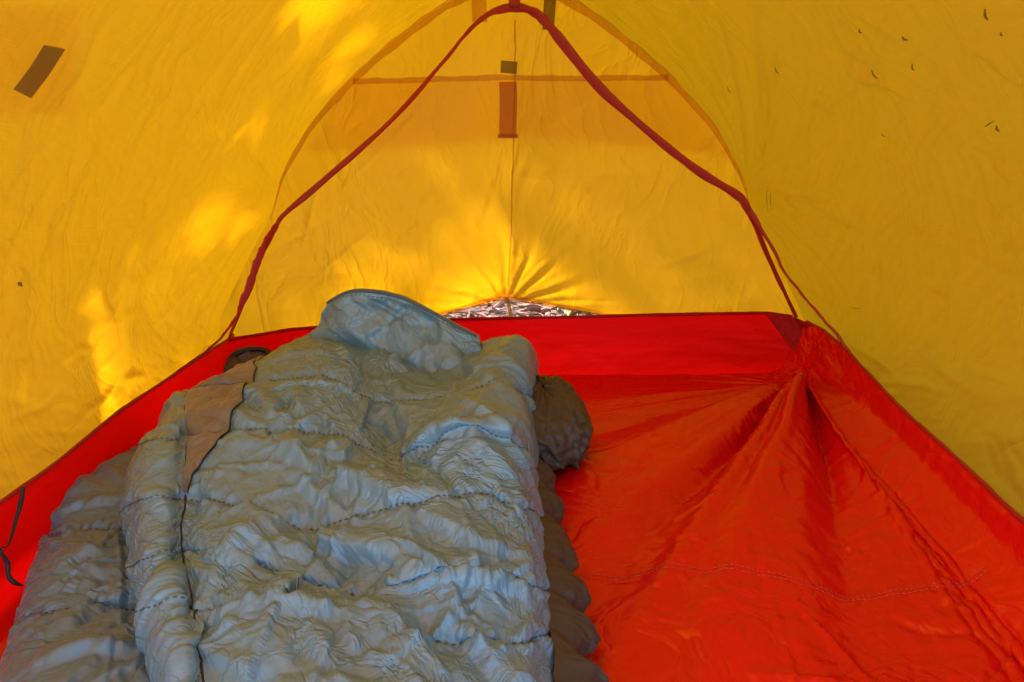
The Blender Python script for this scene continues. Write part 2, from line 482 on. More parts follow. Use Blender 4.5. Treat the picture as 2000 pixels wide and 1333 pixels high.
def scatter_litter():
    V, Fc = [], []
    r = np.random.default_rng(3)
    for k in range(7000):
        x, y = r.uniform(-.9, 1.1), 1.66 + abs(r.normal(0, .45))
        if r.random() < .35: x, y = r.choice([-1, 1]) * (r.uniform(.72, 1.5)), r.uniform(0, 2.2)
        a, b = r.uniform(0, 6.283), r.uniform(-.22, .22)
        L = r.uniform(.02, .075); W = L * r.uniform(.12, .42) * (1 if r.random() < .6 else .3)
        z = -.016 + r.uniform(0, .016)
        d = np.array([math.cos(a) * math.cos(b), math.sin(a) * math.cos(b), math.sin(b)]); s = np.array([-math.sin(a), math.cos(a), r.uniform(-.4, .4)])
        c = np.array([x, y, z + abs(L * math.sin(b)) * .5])
        cu = np.array([0, 0, W * r.uniform(-.5, .8)])
        i = len(V)
        V += [c - d * L / 2, c - d * L * .1 + s * W / 2 + cu, c + d * L * .2 + s * W / 2.4 + cu, c + d * L / 2, c + d * L * .2 - s * W / 2.4 + cu, c - d * L * .1 - s * W / 2 + cu, c]
        Fc += [(i, i + 6, i + 1), (i + 1, i + 6, i + 2), (i + 2, i + 6, i + 3), (i + 3, i + 6, i + 4), (i + 4, i + 6, i + 5), (i + 5, i + 6, i)]
    o = raw('leaf_litter', V, Fc, M['litter'])
    tag(o, 'pinkish dry leaves and bark bits on the ground seen under the fly hem', 'leaf litter', kind='stuff')
scatter_litter()

# ------------------------------------------------------------------ tent fly (yellow outer)
fly = empty('tent_fly', (0, .9, 0), 'yellow translucent nylon outer fly of the tent, sunlit from outside', 'tent fly')
ARCH_Y = 1.62
# half sections (x outward, z), from hem to ridge, at four stations along the tent
sec = {
    1.62: [(.70, -.015), (.672, .09), (.60, .22), (.53, .335), (.485, .44), (.40, .553), (.27, .668), (.118, .767), (0, .80)],
    1.10: [(.672, .048), (.685, .18), (.65, .38), (.58, .535), (.49, .655), (.385, .765), (.27, .86), (.13, .935), (0, .965)],
    0.55: [(.672, .048), (.715, .22), (.70, .42), (.63, .60), (.535, .74), (.42, .865), (.295, .965), (.14, 1.045), (0, 1.075)],
    0.05: [(.72, .03), (.76, .22), (.73, .44), (.67, .63), (.57, .78), (.45, .91), (.315, 1.02), (.15, 1.10), (0, 1.13)],
}
def side_panel(sgn, mat, name, label):
    ys = sorted(sec, reverse=True)
    C = np.array([[(sgn * a, y, b) for a, b in sec[y]] for y in ys])
    NV, NU = 400, 320
    P = catmull(catmull(C, NV, 0), NU, 1)
    N = normals(P, (sgn, 0, .5))
    t = np.linspace(0, 1, NV)[:, None] * np.ones((1, NU)); s = np.linspace(0, 1, NU)[None] * np.ones((NV, 1))
    # slack cloth: gentle sag, tension folds running from the pole joint along the panel, small puckers near the hem
    x, y, z = P[..., 0], P[..., 1], P[..., 2]
    kx, ky, kz = sgn * .50, 1.60, .40
    dy, dz = (ky - y), (z - kz)
    ang = np.arctan2(dz, dy + .02); r = np.hypot(dy, dz)
    warp = .35 * fbm(t * 4, s * 4, 51)
    fold = np.sin(ang * 26 + 5 * warp + 1.0) * .5 + np.sin(ang * 43 + 7 * warp) * .3
    amp = .0055 * np.exp(-((r - .18) / .28) ** 2) * np.clip(r / .08, 0, 1) * (.6 + .6 * fbm(t * 3, s * 3, 54))
    d = fold * amp
    d += .010 * fbm(t * 2.2, s * 2.2, 52 + sgn) * np.sin(np.pi * t) ** .5
    rid = fbm(t * 7 + s * 5, s * 16 - t * 13, 60 + sgn, 3, True)
    d += .0042 * rid * np.clip(1.2 - s * 1.5, .15, 1)
    d += .0020 * fbm(t * 20 + s * 9, s * 36 - t * 22, 66 + sgn, 3, True) * np.clip(fbm(t * 3.2, s * 3.2, 75) * 1.6 + .45, 0, 1)
    edge = np.clip(np.minimum(t, .97 - t + .03) / .03, 0, 1)
    cr = np.random.default_rng(70 + sgn)
    lines = []
    if sgn < 0:
        for k in range(34):                                   # long packing and tension creases running down the slope
            x0, y0 = cr.uniform(120, 660), cr.uniform(-60, 520)
            L_, a_ = cr.uniform(70, 330), cr.normal(.50, .10)
            lines.append((x0, y0, x0 - math.sin(a_) * L_, y0 + math.cos(a_) * L_))
        for k in range(26):
            x0, y0 = cr.uniform(60, 440), cr.uniform(480, 760)
            L_, a_ = cr.uniform(40, 150), cr.normal(.75, .3)
            lines.append((x0, y0, x0 - math.sin(a_) * L_, y0 + math.cos(a_) * L_))
        lines += [(500, 30, 345, 275), (215, 420, 20, 830), (410, 190, 300, 420), (560, 210, 480, 420), (520, 90, 420, 330), (640, 60, 560, 260)]
    else:
        for k in range(9):                                    # fan of pulls above the pole joint
            x0 = 1385 + k * 17 + cr.uniform(-6, 6)
            lines.append((x0, cr.uniform(0, 160), 1462 + (x0 - 1440) * .35, cr.uniform(300, 400)))
        for k in range(30):
            x0, y0 = cr.uniform(1500, 1990), cr.uniform(60, 760)
            L_, a_ = cr.uniform(40, 170), cr.normal(-1.05, .22)
            lines.append((x0, y0, x0 - math.sin(a_) * L_, y0 + math.cos(a_) * L_))
        lines += [(1960, 850, 2010, 960), (1930, 840, 2000, 980), (1900, 830, 2000, 1000)]
    def tri(px, py):
        d_ = ray(px, py); d_ /= np.linalg.norm(d_)
        v_ = P - np.array([0, 0, CAM_Z]); t_ = v_ @ d_
        return np.unravel_index(np.argmin(((v_ - t_[..., None] * d_) ** 2).sum(2)), t_.shape)
    P0_ = P.copy()
    for k, (xa_, ya_, xb_, yb_) in enumerate(lines):
        A_, B_ = P0_[tri(xa_, ya_)], P0_[tri(xb_, yb_)]
        AB = B_ - A_; LL = np.linalg.norm(AB)
        if LL < .02: continue
        w_ = np.clip(((P0_ - A_) @ AB) / LL ** 2, 0, 1)
        wave = .004 * np.sin(w_ * cr.uniform(3, 9) + k)
        dist_ = np.linalg.norm(P0_ - A_ - w_[..., None] * AB, axis=2) + wave * 0
        side_ = np.sign(np.cross(P0_ - A_, AB) @ np.array([sgn, 0, .6])) * dist_ + wave
        ww = cr.uniform(.0045, .009)
        d += cr.choice([-1, 1]) * cr.uniform(.003, .007) * np.exp(-(side_ / ww) ** 2) * np.sin(np.pi * np.clip(w_, .001, .999)) ** .6 * (dist_ < .05)
    P = P + N * (d * edge)[..., None]
    o = grid_obj(name, P, mat, fly)
    o['label'] = label
    return P, N
FL, FLN = side_panel(-1, M['fly_left'], 'side_panel', 'bright sunlit yellow slope behind the sleeping bag side')
FR, FRN = side_panel(1, M['fly_right'], 'side_panel', 'dimmer amber slope over the empty red floor')

# end panel: two facets meeting in the middle, pegged out at the foot
arch = [(-a, b) for a, b in sec[1.62]] + [(a, b) for a, b in sec[1.62][-2::-1]]
NA = 241
A2 = catmull(np.array(arch), NA, 0)
hx = np.linspace(-.70, .70, NA)
ax = np.abs(hx + .015)
hz = -.015 + .124 * np.clip(1 - ax / np.where(hx > -.015, .85, .50), 0, 1) ** .9
hy = ARCH_Y + .15 * np.clip(1 - ax / .74, 0, 1) ** .85
top = np.stack([A2[:, 0], np.full(NA, ARCH_Y), A2[:, 1]], 1)
hem = np.stack([hx, hy, hz], 1)
NT_ = 150
def end_surface(tt, NAi=NA):
    # t measured as the share of height so that vertical lines stay vertical
    t = tt[:, None, None]
    P = top[None] * (1 - t) + hem[None] * t
    P[..., 1] += (.035 * np.sin(np.pi * np.clip(tt, 0, 1)))[:, None] * (-1) * np.clip(1 - np.abs(P[..., 0]) / .7, 0, 1)
    P[..., 1] += .02 * np.clip(1 - np.abs(P[..., 0]) / .10, 0, 1) * np.sin(np.pi * tt)[:, None]
    return P
tt = np.linspace(0, 1, NT_)
PE = end_surface(tt)
x, z = PE[..., 0], PE[..., 2]
# creases fanning up from the foot peg, plus random ones
th = np.arctan2(x + .015, z - .105 + .02); rr = np.hypot(x + .015, z - .105)
fan = (np.sin(th * 15 + 2.5 * fbm(x * 6, z * 6, 81)) * .6 + np.sin(th * 31 + 3 * fbm(x * 9, z * 9, 82)) * .4)
d = fan * .0075 * np.exp(-(rr / .17) ** 2) * np.clip(rr / .03, 0, 1)
d += .004 * fbm(x * 5, z * 5, 84) + .0028 * fbm(x * 14 + z * 10, z * 12 - x * 4, 85, 3, True) * np.clip(1.15 - z * 1.6, .15, 1)
d += .0022 * fbm(x * 30 - z * 10, z * 6, 87, 3, True) * np.clip(1 - np.abs(z - .40) / .25, 0, 1) * np.clip(1.1 - np.abs(x + .05) * 6, 0, 1)
ed = np.clip(tt / .04, 0, 1)[:, None]
PE[..., 1] += d * ed
er = np.random.default_rng(88)
cl = []
for k in range(26):                                           # short crinkles over the lower sunlit part
    px_, py_ = er.uniform(620, 960), er.uniform(360, 585)
    a_ = math.atan2(985 - px_, 575 - py_) + er.normal(0, .45); L_ = er.uniform(30, 110)
    cl.append((px_, py_, px_ - math.sin(a_) * L_, py_ - math.cos(a_) * L_))
for k in range(14):
    px_, py_ = er.uniform(1020, 1500), er.uniform(330, 600); a_ = er.normal(1.3, .35); L_ = er.uniform(50, 150)
    cl.append((px_, py_, px_ - math.sin(a_) * L_, py_ - math.cos(a_) * L_))
for k in range(7): cl.append((er.uniform(930, 1000), er.uniform(290, 330), er.uniform(940, 1000), er.uniform(400, 470)))
cl += [(770, 70, 710, 260), (690, 400, 480, 520), (640, 330, 600, 480), (1210, 155, 1040, 260), (860, 180, 620, 420), (760, 420, 560, 590)]
for k, (a0, b0, a1, b1) in enumerate(cl):
    A_, B_ = at_y(a0, b0, 1.68)[[0, 2]], at_y(a1, b1, 1.68)[[0, 2]]
    AB = B_ - A_; LL = np.linalg.norm(AB)
    w_ = np.clip(((x - A_[0]) * AB[0] + (z - A_[1]) * AB[1]) / LL ** 2, 0, 1)
    ds = np.hypot(x - A_[0] - w_ * AB[0], z - A_[1] - w_ * AB[1])
    PE[..., 1] += er.choice([-1, 1]) * er.uniform(.0016, .004) * np.exp(-(ds / er.uniform(.004, .007)) ** 2) * np.sin(np.pi * np.clip(w_, .001, .999)) ** .5 * ed
uvE = np.stack([x, z], -1)
o = grid_obj('end_panel', PE, M['fly_end'], fly, uv=uvE, flip=True)
o['label'] = 'amber end wall of the fly with creases fanning from its foot peg'
# outer vent hood: a second layer over the upper band of the end panel
def end_point(px, py, off=0.0):
    """point of the end panel seen at a pixel"""
    y = 1.66
    for _ in range(12):
        p = at_y(px, py, y)
        k = np.argmin((PE[..., 0] - p[0]) ** 2 + (PE[..., 2] - p[2]) ** 2)
        y = .5 * y + .5 * PE[..., 1].reshape(-1)[k]
    p = at_y(px, py, y); p[1] += off
    return p
hood_rows = [
    [(690, 158), (765, 156), (880, 154), (995, 151), (1100, 153), (1200, 153), (1310, 152)],
    [(650, 205), (740, 195), (870, 190), (995, 188), (1110, 190), (1235, 195), (1350, 205)],
    [(620, 250), (720, 240), (860, 232), (995, 228), (1115, 232), (1255, 244), (1385, 255)],
    [(590, 296), (700, 290), (850, 280), (995, 268), (1120, 272), (1270, 286), (1420, 302)]]
HC = np.array([[end_point(a, b, .006 + .006 * math.sin(math.pi * (j + .3) / 6.6) * (i / 3.0)) for j, (a, b) in enumerate(r_)] for i, r_ in enumerate(hood_rows)])
PH = catmull(catmull(HC, 40, 0), 90, 1)
hood = grid_obj('vent_hood', PH, M['fly_hood'], fly)
hood['label'] = 'second layer of fly cloth showing as a deeper orange band'
# horizontal seam, arch seams, hem, centre seam
seam = lambda name, pts, w, mat=M['fly_seam'], off=.0, face=(0, -1, 0), th_=.0012, seed=1: ribbon(name, pts, w, mat, fly, face, th_, wob=.0006, seed=seed)
seam('seam_tape', [end_point(a, b, -.004) for a, b in ((690, 160), (800, 157), (900, 154), (1000, 152), (1100, 154), (1200, 153), (1305, 152))], .011)
seam('seam_tape', [end_point(a, b, -.003) for a, b in ((1006, 40), (1006, 100), (1005, 155), (1003, 270), (1000, 380), (997, 480), (992, 560))], .0035, seed=4)
for sg in (-1, 1):
    pts = [(sg * (a - .004), ARCH_Y - .008, b - .004) for a, b in sec[1.62][3:]]
    seam('arch_seam', pts, [.0005, .010, .016, .018, .018], face=(-sg * .5, -1, -.3), seed=5 + sg)
hemp = hem[6:-6:12].copy(); hemp[:, 2] += .002; hemp[:, 1] -= .004
seam('hem_tape', hemp, .012, seed=8)
# foot peg patch and loop
tri = [end_point(a, b, -.007) for a, b in ((930, 596), (962, 578), (985, 560), (1012, 575), (1045, 590))]
Pt = np.stack([np.array(tri), np.array([end_point(a, b, -.006) for a, b in ((935, 599), (962, 592), (985, 588), (1012, 588), (1043, 593))])])
Pt = catmull(catmull(Pt, 8, 0), 24, 1)
Pt[..., 1] -= .004 * np.abs(np.sin(np.linspace(0, 1, 24) * 9))[None]
grid_obj('foot_patch', Pt, M['fly_hood'], fly)
loop0 = np.array(end_point(990, 588, 0))
ribbon('peg_loop', [loop0 + (0, .01, .006), loop0 + (.008, .10, -.06), loop0 + (.012, .17, -.115)], .010, M['web'], fly, (0, -.5, 1))
# straps on the fly
def strap(pxs, w, mat, off, name='strap', thick=.002, y=None):
    return ribbon(name, [end_point(a, b, off) for a, b in pxs], w, mat, fly, (0, -1, 0), thick)
strap([(995, 120), (994, 132), (993, 144)], .034, M['web'], -.007, 'hook_tab')
strap([(992, 160), (993, 200), (992, 240), (992, 268)], .037, M['web_orange'], -.007)
strap([(992, 262), (992, 266), (992, 270)], .044, M['web_orange'], -.0095, 'strap_end')
strap([(937, -30), (936, 0), (938, 45)], .030, M['fly_seam'], -.012, 'hanging_tab')
strap([(1078, -30), (1074, 0), (1070, 60)], .024, M['web'], -.012, 'hanging_tab')
def fly_side_point(G, N, px, py, off):
    d = ray(px, py); d /= np.linalg.norm(d)
    v = G - np.array([0, 0, CAM_Z]); t = v @ d
    e = np.linalg.norm(v - t[..., None] * d, axis=2)
    k = np.unravel_index(np.argmin(e), e.shape)
    return d * t[k] + np.array([0, 0, CAM_Z]) - N[k] * off, N[k]
a, na = fly_side_point(FL, FLN, 102, 88, .004); b, _ = fly_side_point(FL, FLN, 70, 135, .005); c, _ = fly_side_point(FL, FLN, 38, 180, .004)
htab = ribbon('hook_tab', [a, b, c], .034, M['web'], fly, tuple(-na), .002)
ts_ = np.cross(c - a, na); ts_ /= np.linalg.norm(ts_)
for q in (-.013, .013):
    ln_ = np.linspace(a + (c - a) * .06, c - (c - a) * .06, 30) + ts_ * q - na * .0025
    stitches('stitching', ln_, np.tile(-na, (30, 1)), M['fly_seam'], htab, .004, .003, .0006, .0004)
pa = np.array([[fly_side_point(FL, FLN, px, py, -.006)[0] for px in (-30, 40, 100, 150)] for py in (20, 90, 160, 225)])
grid_obj('reinforcing_patch', catmull(catmull(pa, 14, 0), 14, 1), M['fly_patch'], fly)

# pine needles from outside, set inside the slope and coloured as their shadows
nd_label = 'short dry pine needle coloured as its dark shadow on the amber fly slope over the red floor'
for k, (x0, y0, x1, y1, w) in enumerate([(1928, 14, 1934, 36, .0022), (1682, 54, 1686, 62, .002), (1766, 69, 1777, 76, .0022), (1516, 130, 1523, 141, .0015), (1705, 134, 1717, 152, .0018), (1785, 122, 1789, 135, .0016), (1928, 245, 1945, 234, .0015), (1951, 243, 1956, 255, .0022), (1501, 362, 1502, 412, .0009), (1508, 372, 1509, 410, .0009), (1665, 600, 1684, 602, .001), (1423, 167, 1430, 180, .0013), (1725, 258, 1733, 266, .0012), (1960, 60, 1963, 66, .0016)]):
    p0, n0 = fly_side_point(FR, FRN, x0, y0, .003); p1, _ = fly_side_point(FR, FRN, x1, y1, .003)
    mid = (p0 + p1) / 2 - n0 * .002
    o = tube('pine_needle', [p0, mid, p1], [w * .35, w * .7, w * .3], M['needle'], None, 5, 8)
    tag(o, {8: 'longer of two thin upright needles coloured as dark shadows beside the right bend of the red tape', 9: 'shorter of two thin upright needles coloured as dark shadows beside the right bend of the red tape', 10: 'thin curved needle low on the amber slope above the tied tub corner'}.get(k, nd_label), 'pine needle', 'dry pine needles on the fly')
p0, n0 = fly_side_point(FL, FLN, 32, 556, .003); p1, _ = fly_side_point(FL, FLN, 39, 559, .003)
tag(tube('leaf_scrap', [p0, (p0 + p1) / 2 + np.array([0, 0, .003]), p1], [.001, .003, .001], M['needle'], None, 5, 8), 'tiny dark leaf scrap stuck on the bright yellow slope', 'leaf scrap')

# ------------------------------------------------------------------ inner tent: red bathtub floor, binding tapes, gauze
inner = empty('inner_tent', (0, .8, 0), 'inner tent with red bathtub floor, red binding tapes and sheer gauze walls', 'inner tent')
yl = [0, .4, .79, .878, 1.07, 1.2, 1.41, 1.50, 1.56]
xl = [.640, .632, .624, .616, .614, .602, .592, .606, .610]
zl = [.12, .12, .12, .12, .12, .118, .108, .090, .09]
yr = [0, .4, .75, .93, 1.09, 1.36, 1.48, 1.56]
xr = [.60, .595, .598, .609, .616, .648, .650, .632]
NVf, NUf = 450, 400
yy = np.linspace(.08, 1.535, NVf)
P = np.zeros((NVf, NUf, 3))
TIE = np.array([.625, 1.455])
for i, y in enumerate(yy):
    L, zL, R = np.interp(y, yl, xl), np.interp(y, yl, zl), np.interp(y, yr, xr)
    c = np.array([(-L, zL), (-L + .004, zL * .75), (-L + .010, zL * .45), (-L + .022, zL * .15), (-L + .05, .01), (-L + .10, .002), (-.3, 0), (-.1, 0), (.1, 0), (.3, 0), (R - .13, .001), (R - .07, .004), (R - .038, .020), (R - .02, .050), (R - .008, .085), (R, .12)])
    q = catmull(c, 1200, 0)
    s = np.concatenate([[0], np.cumsum(np.linalg.norm(np.diff(q, axis=0), axis=1))])
    u = np.linspace(0, s[-1], NUf)
    P[i, :, 0] = np.interp(u, s, q[:, 0]); P[i, :, 2] = np.interp(u, s, q[:, 1]); P[i, :, 1] = y
B0 = P.copy()
# folds radiating from the tied corner
dx, dy = B0[..., 0] - TIE[0], B0[..., 1] - TIE[1]
r = np.hypot(dx, dy); th = np.arctan2(-dx, -dy)          # 0 = towards the camera, positive to the left
def fold_angle(px, py):
    p = at_z(px, py, 0); return math.atan2(TIE[0] - p[0], TIE[1] - p[1])
H = np.zeros_like(r)
wob = .022 * fbm(B0[..., 0] * 5, B0[..., 1] * 5, 11)
prof = sorted((fold_angle(px, py), h) for px, py, h in ((2010, 1150, .010), (1930, 1130, .0), (1850, 1090, .026), (1760, 1060, .030), (1700, 1040, .016), (1640, 1050, .0), (1560, 1060, .026), (1450, 1060, .044), (1390, 1080, .030), (1330, 1100, .036), (1265, 1110, .012), (1195, 1130, .0), (1130, 1080, .020), (1090, 950, .022), (1100, 870, .004), (1100, 800, .006), (1100, 745, .0)))
pa_, ph_ = np.array(prof).T
tw_ = th + wob * np.clip(r / .3, 0, 1)
k_ = np.clip(np.searchsorted(pa_, tw_) - 1, 0, len(pa_) - 2)
f_ = np.clip((tw_ - pa_[k_]) / (pa_[k_ + 1] - pa_[k_]), 0, 1)
f_ = .7 * f_ + .3 * f_ * f_ * (3 - 2 * f_)
H = 2.0 * (ph_[k_] * (1 - f_) + ph_[k_ + 1] * f_) * np.clip(r / .14, 0, 1) ** .8 * np.clip(1.35 - r / .8, .10, 1)
flat = np.clip(1 - B0[..., 2] / .08, 0, 1) * np.clip((B0[..., 0] + .62) / .08, 0, 1)
bag_zone = np.clip((B0[..., 0] - .0) / .1, 0.1, 1)
H *= flat * bag_zone
N0 = normals(B0)
seam_y = .766 + .018 * np.sin(B0[..., 0] * 9) + .03 * np.clip((.25 - B0[..., 0]) / .2, 0, 1)
ex = .003 + .010 * np.clip((B0[..., 0] - .08) / .3, 0, 1) * np.clip((1.25 - B0[..., 1]) / .35, 0, 1)
rz = fbm(B0[..., 0] * 10, B0[..., 1] * 10, 21, 4, True) * .5 + fbm(B0[..., 0] * 24, B0[..., 1] * 24, 27, 3, True) * .25
near = np.clip((1.38 - B0[..., 1]) / .4, .08, 1) * np.clip((B0[..., 0] - .0) / .15, .05, 1) * np.clip(B0[..., 0] * 2.4, .35, 1.1)
P = B0 + N0 * (H + .0020 * rz * near * flat)[..., None]
lu, lv = lens(P)
b0u, b0v = lens(B0)
lu = np.maximum(lu, b0u) * (1 + .5 * ex[:, :-1]); lv = np.maximum(lv, b0v) * (1 + ex[:-1])
gath = np.exp(-((B0[:, :-1, 1] - seam_y[:, :-1]) / .006) ** 2)
lu *= 1 - .015 * gath
keep = P.copy()
def step(Q, it):
    Q[..., 2] = np.maximum(Q[..., 2], .0005)
    Q += (keep - Q) * .012
    Q[:, :3] = B0[:, :3]; Q[:, -3:] = B0[:, -3:]; Q[:2] = keep[:2]; Q[-2:] = keep[-2:]
PF = relax(P, lu, lv, 60, step, bend=.10)
cz = np.clip((B0[..., 0] - .02) / .25, .1, 1) * np.clip((1.30 - B0[..., 1]) / .45, .06, 1)
ck = crumple(B0[..., 0], B0[..., 1], .070, 601, 1.9, .6) * .0040 + crumple(B0[..., 0], B0[..., 1], .030, 602, 1.7) * .0030 + crumple(B0[..., 0], B0[..., 1], .015, 604, 1.5) * .0010
msk_ = np.clip(.55 + 1.1 * fbm(B0[..., 0] * 4, B0[..., 1] * 4, 603, 2), .12, 1)
radial = fbm(th * 14 + 3, r * 3.0, 611, 3, True) * .0035 + fbm(th * 30, r * 5.0, 613, 2, True) * .0016
ck = ck * cz * msk_ * np.clip(1 - B0[..., 2] / .14, .25, 1) + radial * np.clip((B0[..., 0] - .05) / .2, 0, 1) * np.clip(r / .08, 0, 1) * np.clip(1.2 - r / .6, 0, 1) * flat
ck = ck + np.clip((-B0[..., 0] - .50) / .06, 0, 1) * (crumple(B0[..., 1], B0[..., 2] * 2 + B0[..., 0], .07, 621, 2.0, .2) * .006 + crumple(B0[..., 1], B0[..., 2], .03, 622, 1.6) * .002)
crf = creases(B0[..., 0], B0[..., 1], 170, 641, .05, .20, .006, .014, .0018, .0052, .95, .45) + creases(B0[..., 0], B0[..., 1], 560, 642, .02, .08, .004, .008, .0012, .0040, .6, .9)
ck = ck + crf * np.clip((B0[..., 0] - .02) / .15, 0, 1) * np.clip((1.40 - B0[..., 1]) / .4, .10, 1) * np.clip(.35 + B0[..., 0] * 1.6, 0, 1) * np.clip(1 - B0[..., 2] / .14, .3, 1)
PF = PF + normals(PF) * ck[..., None]
PF[:, -3:] = B0[:, -3:]; PF[:, :3] = B0[:, :3]
uvF = np.stack([B0[..., 0] + np.where(B0[..., 0] > 0, 1, -1) * B0[..., 2], B0[..., 1]], -1)
iw = int(np.argmin(np.abs(B0[140, :, 0] + .575)))
ir = int(np.argmin(np.abs(B0[140, :, 2] - .05) + (B0[140, :, 0] < 0)))
gsheet = grid_obj('groundsheet', PF[:, iw:], M['tub'], inner, uv=uvF[:, iw:])
o = grid_obj('tub_wall', PF[:, :iw + 1], M['tub_wall'], inner, uv=uvF[:, :iw + 1])
o['label'] = 'bright backlit red side of the bathtub floor'
NFl = normals(PF)
# double stitched seam across the floor
us = np.linspace(np.argmin(np.abs(B0[200, :, 0] - .085)), NUf - 22, 260)
ysm = np.interp(us, np.arange(NUf), seam_y[200]); vs = (ysm - .08) / (1.535 - .08) * (NVf - 1)
ln, nn = sample_grid(PF, us, vs), sample_grid(NFl, us, vs)
stitches('stitching', ln, nn, M['red_thread'], gsheet, .0042, .0024, .00065, .0006, -.0035)
stitches('stitching', ln, nn, M['red_thread'], gsheet, .0042, .0024, .00065, .0006, .0035)
# back wall of the tub
tb = [at_y(445, 665, 1.50), at_z(520, 652, .10), at_z(620, 640, .112), at_z(890, 625, .117), at_z(1200, 618, .12), at_z(1450, 612, .12), at_z(1520, 615, .12), at_z(1556, 621, .12)]
TB = resample(tb, 220)
BB = np.stack([np.linspace(-.60, .655, 220), 1.522 - .008 * np.linspace(0, 1, 220), np.full(220, -.004)], 1)
w_ = np.linspace(0, 1, 36)[:, None, None]
BW = BB[None] * (1 - w_) + TB[None] * w_
BW[..., 1] += (.012 * np.sin(np.pi * w_[..., 0]))
ux = np.linspace(0, 1, 220)[None] * np.ones((36, 1)); wx = w_[..., 0] * np.ones((1, 220))
# long tension creases running along the wall towards the tied corner
BW[..., 1] += .0045 * fbm(ux * 4, wx * 5 + ux * 1.5, 31, 3) * np.sin(np.pi * wx) + .002 * fbm(ux * 5, wx * 16 + ux * 3, 33, 3, True) * np.sin(np.pi * wx)
BW[..., 1] -= (crumple(BW[..., 0], BW[..., 2] * 1.5, .09, 631, 2.4, .05) * .006 + crumple(BW[..., 0], BW[..., 2], .035, 632, 2.0, .1) * .002) * np.sin(np.pi * wx) ** .5
grid_obj('tub_end_wall', BW, M['tub_wall'], inner, flip=True)
# doubled corner patches and the tied pleat
def patch(name, px_rows, mat, y0, bulge=.004, seed=0, label=None):
    C = np.array([[at_y(a, b, y) for a, b, y in r_] for r_ in px_rows])
    Q = catmull(catmull(C, 26, 0), 26, 1)
    g = np.linspace(0, 1, 26)
    Q[..., 1] -= bulge * fbm(g[None] * 3 + 0 * g[:, None], g[:, None] * 1.5 + 0 * g[None], seed, 3, True)
    o = grid_obj(name, Q, mat, inner, thick=.0015)
    if label: o['label'] = label
patch('corner_patch', [[(1495, 612, 1.575), (1530, 613, 1.562), (1556, 622, 1.552)], [(1530, 660, 1.545), (1560, 662, 1.535), (1580, 668, 1.522)], [(1562, 700, 1.515), (1580, 702, 1.508), (1594, 705, 1.50)], [(1576, 722, 1.49), (1588, 726, 1.485), (1600, 728, 1.482)]], M['tub_patch'], 0, .006, 3, 'dark doubled triangle at the tied corner')
patch('corner_patch', [[(1556, 622, 1.552), (1600, 640, 1.49), (1652, 682, 1.37)], [(1578, 662, 1.525), (1612, 674, 1.46), (1658, 692, 1.355)], [(1592, 700, 1.50), (1618, 704, 1.44), (1650, 708, 1.36)], [(1600, 727, 1.482), (1622, 728, 1.43), (1648, 724, 1.37)]], M['tub_patch'], 0, .012, 9)
knot_c = at_y(1606, 722, 1.462)
for k in range(5):
    a0 = k * 1.3
    pts = [knot_c + np.array([.018 * math.cos(a0 + t) + .006 * k - .012, -.006 * math.sin(2 * t), .009 * math.sin(a0 + t) + .002 * k]) for t in np.linspace(0, 3.6, 7)]
    ribbon('tied_pleat', pts, [.004, .011, .006], M['tub'], inner, (0.3, -1, .4), .002, wob=.001, seed=k)

# binding tapes
AP = [(445, 668), (478, 585), (510, 502), (538, 443), (560, 415), (640, 348), (760, 240), (860, 128), (905, 72), (930, 47), (965, 24), (1005, 14), (1040, 22), (1060, 38), (1090, 74), (1180, 180), (1300, 284), (1380, 345), (1440, 383), (1462, 412), (1500, 500), (1530, 566), (1556, 622)]
A3 = [at_y(a, b, 1.50 if b < 500 else 1.50 + (.05 if a > 1400 else 0) * (b - 500) / 120) for a, b in AP]
wA = [.009, .010, .011, .014, .016, .017, .016, .013, .012, .013, .019, .021, .022, .021, .022, .021, .021, .021, .021, .018, .015, .012, .012]
tw = [(.2, 0, 0)] * 6 + [(-.4, 0, .3)] * 5 + [(0, 0, 0)] + [(.55, 0, -.55)] * 7 + [(.4, 0, 0)] * 4
o = ribbon('binding_tape', A3, [q * (.66 if k < 11 else .80) for k, q in enumerate(wA)], M['tape'], inner, (0, -1, 0), .0011, n=220, wob=.0009, twist=tw)
at_ = resample(np.array(A3), 300) + np.array([0, -.0012, 0])
stitches('stitching', at_ + np.array([0, 0, .004]), np.tile([0, -1.0, 0], (300, 1)), M['tub_patch'], o, .004, .003, .0005, .0004)
stitches('stitching', at_ - np.array([0, 0, .004]), np.tile([0, -1.0, 0], (300, 1)), M['tub_patch'], o, .004, .003, .0005, .0004)
o['label'] = 'red tape arch edging the far gauze end wall'
apex = np.array(A3[11])
ribbon('ridge_tape', [apex + (0, -.002, .0), apex + (0, -.03, .028), apex + (0, -.25, .085), apex + (-.005, -.8, .19), apex + (-.005, -1.45, .25)], .021, M['tape'], inner, (0, -.6, -1), .003, n=50)
zp = [at_y(a, b, y) for a, b, y in ((925, 42, 1.495), (905, 70, 1.493), (880, 102, 1.492))]
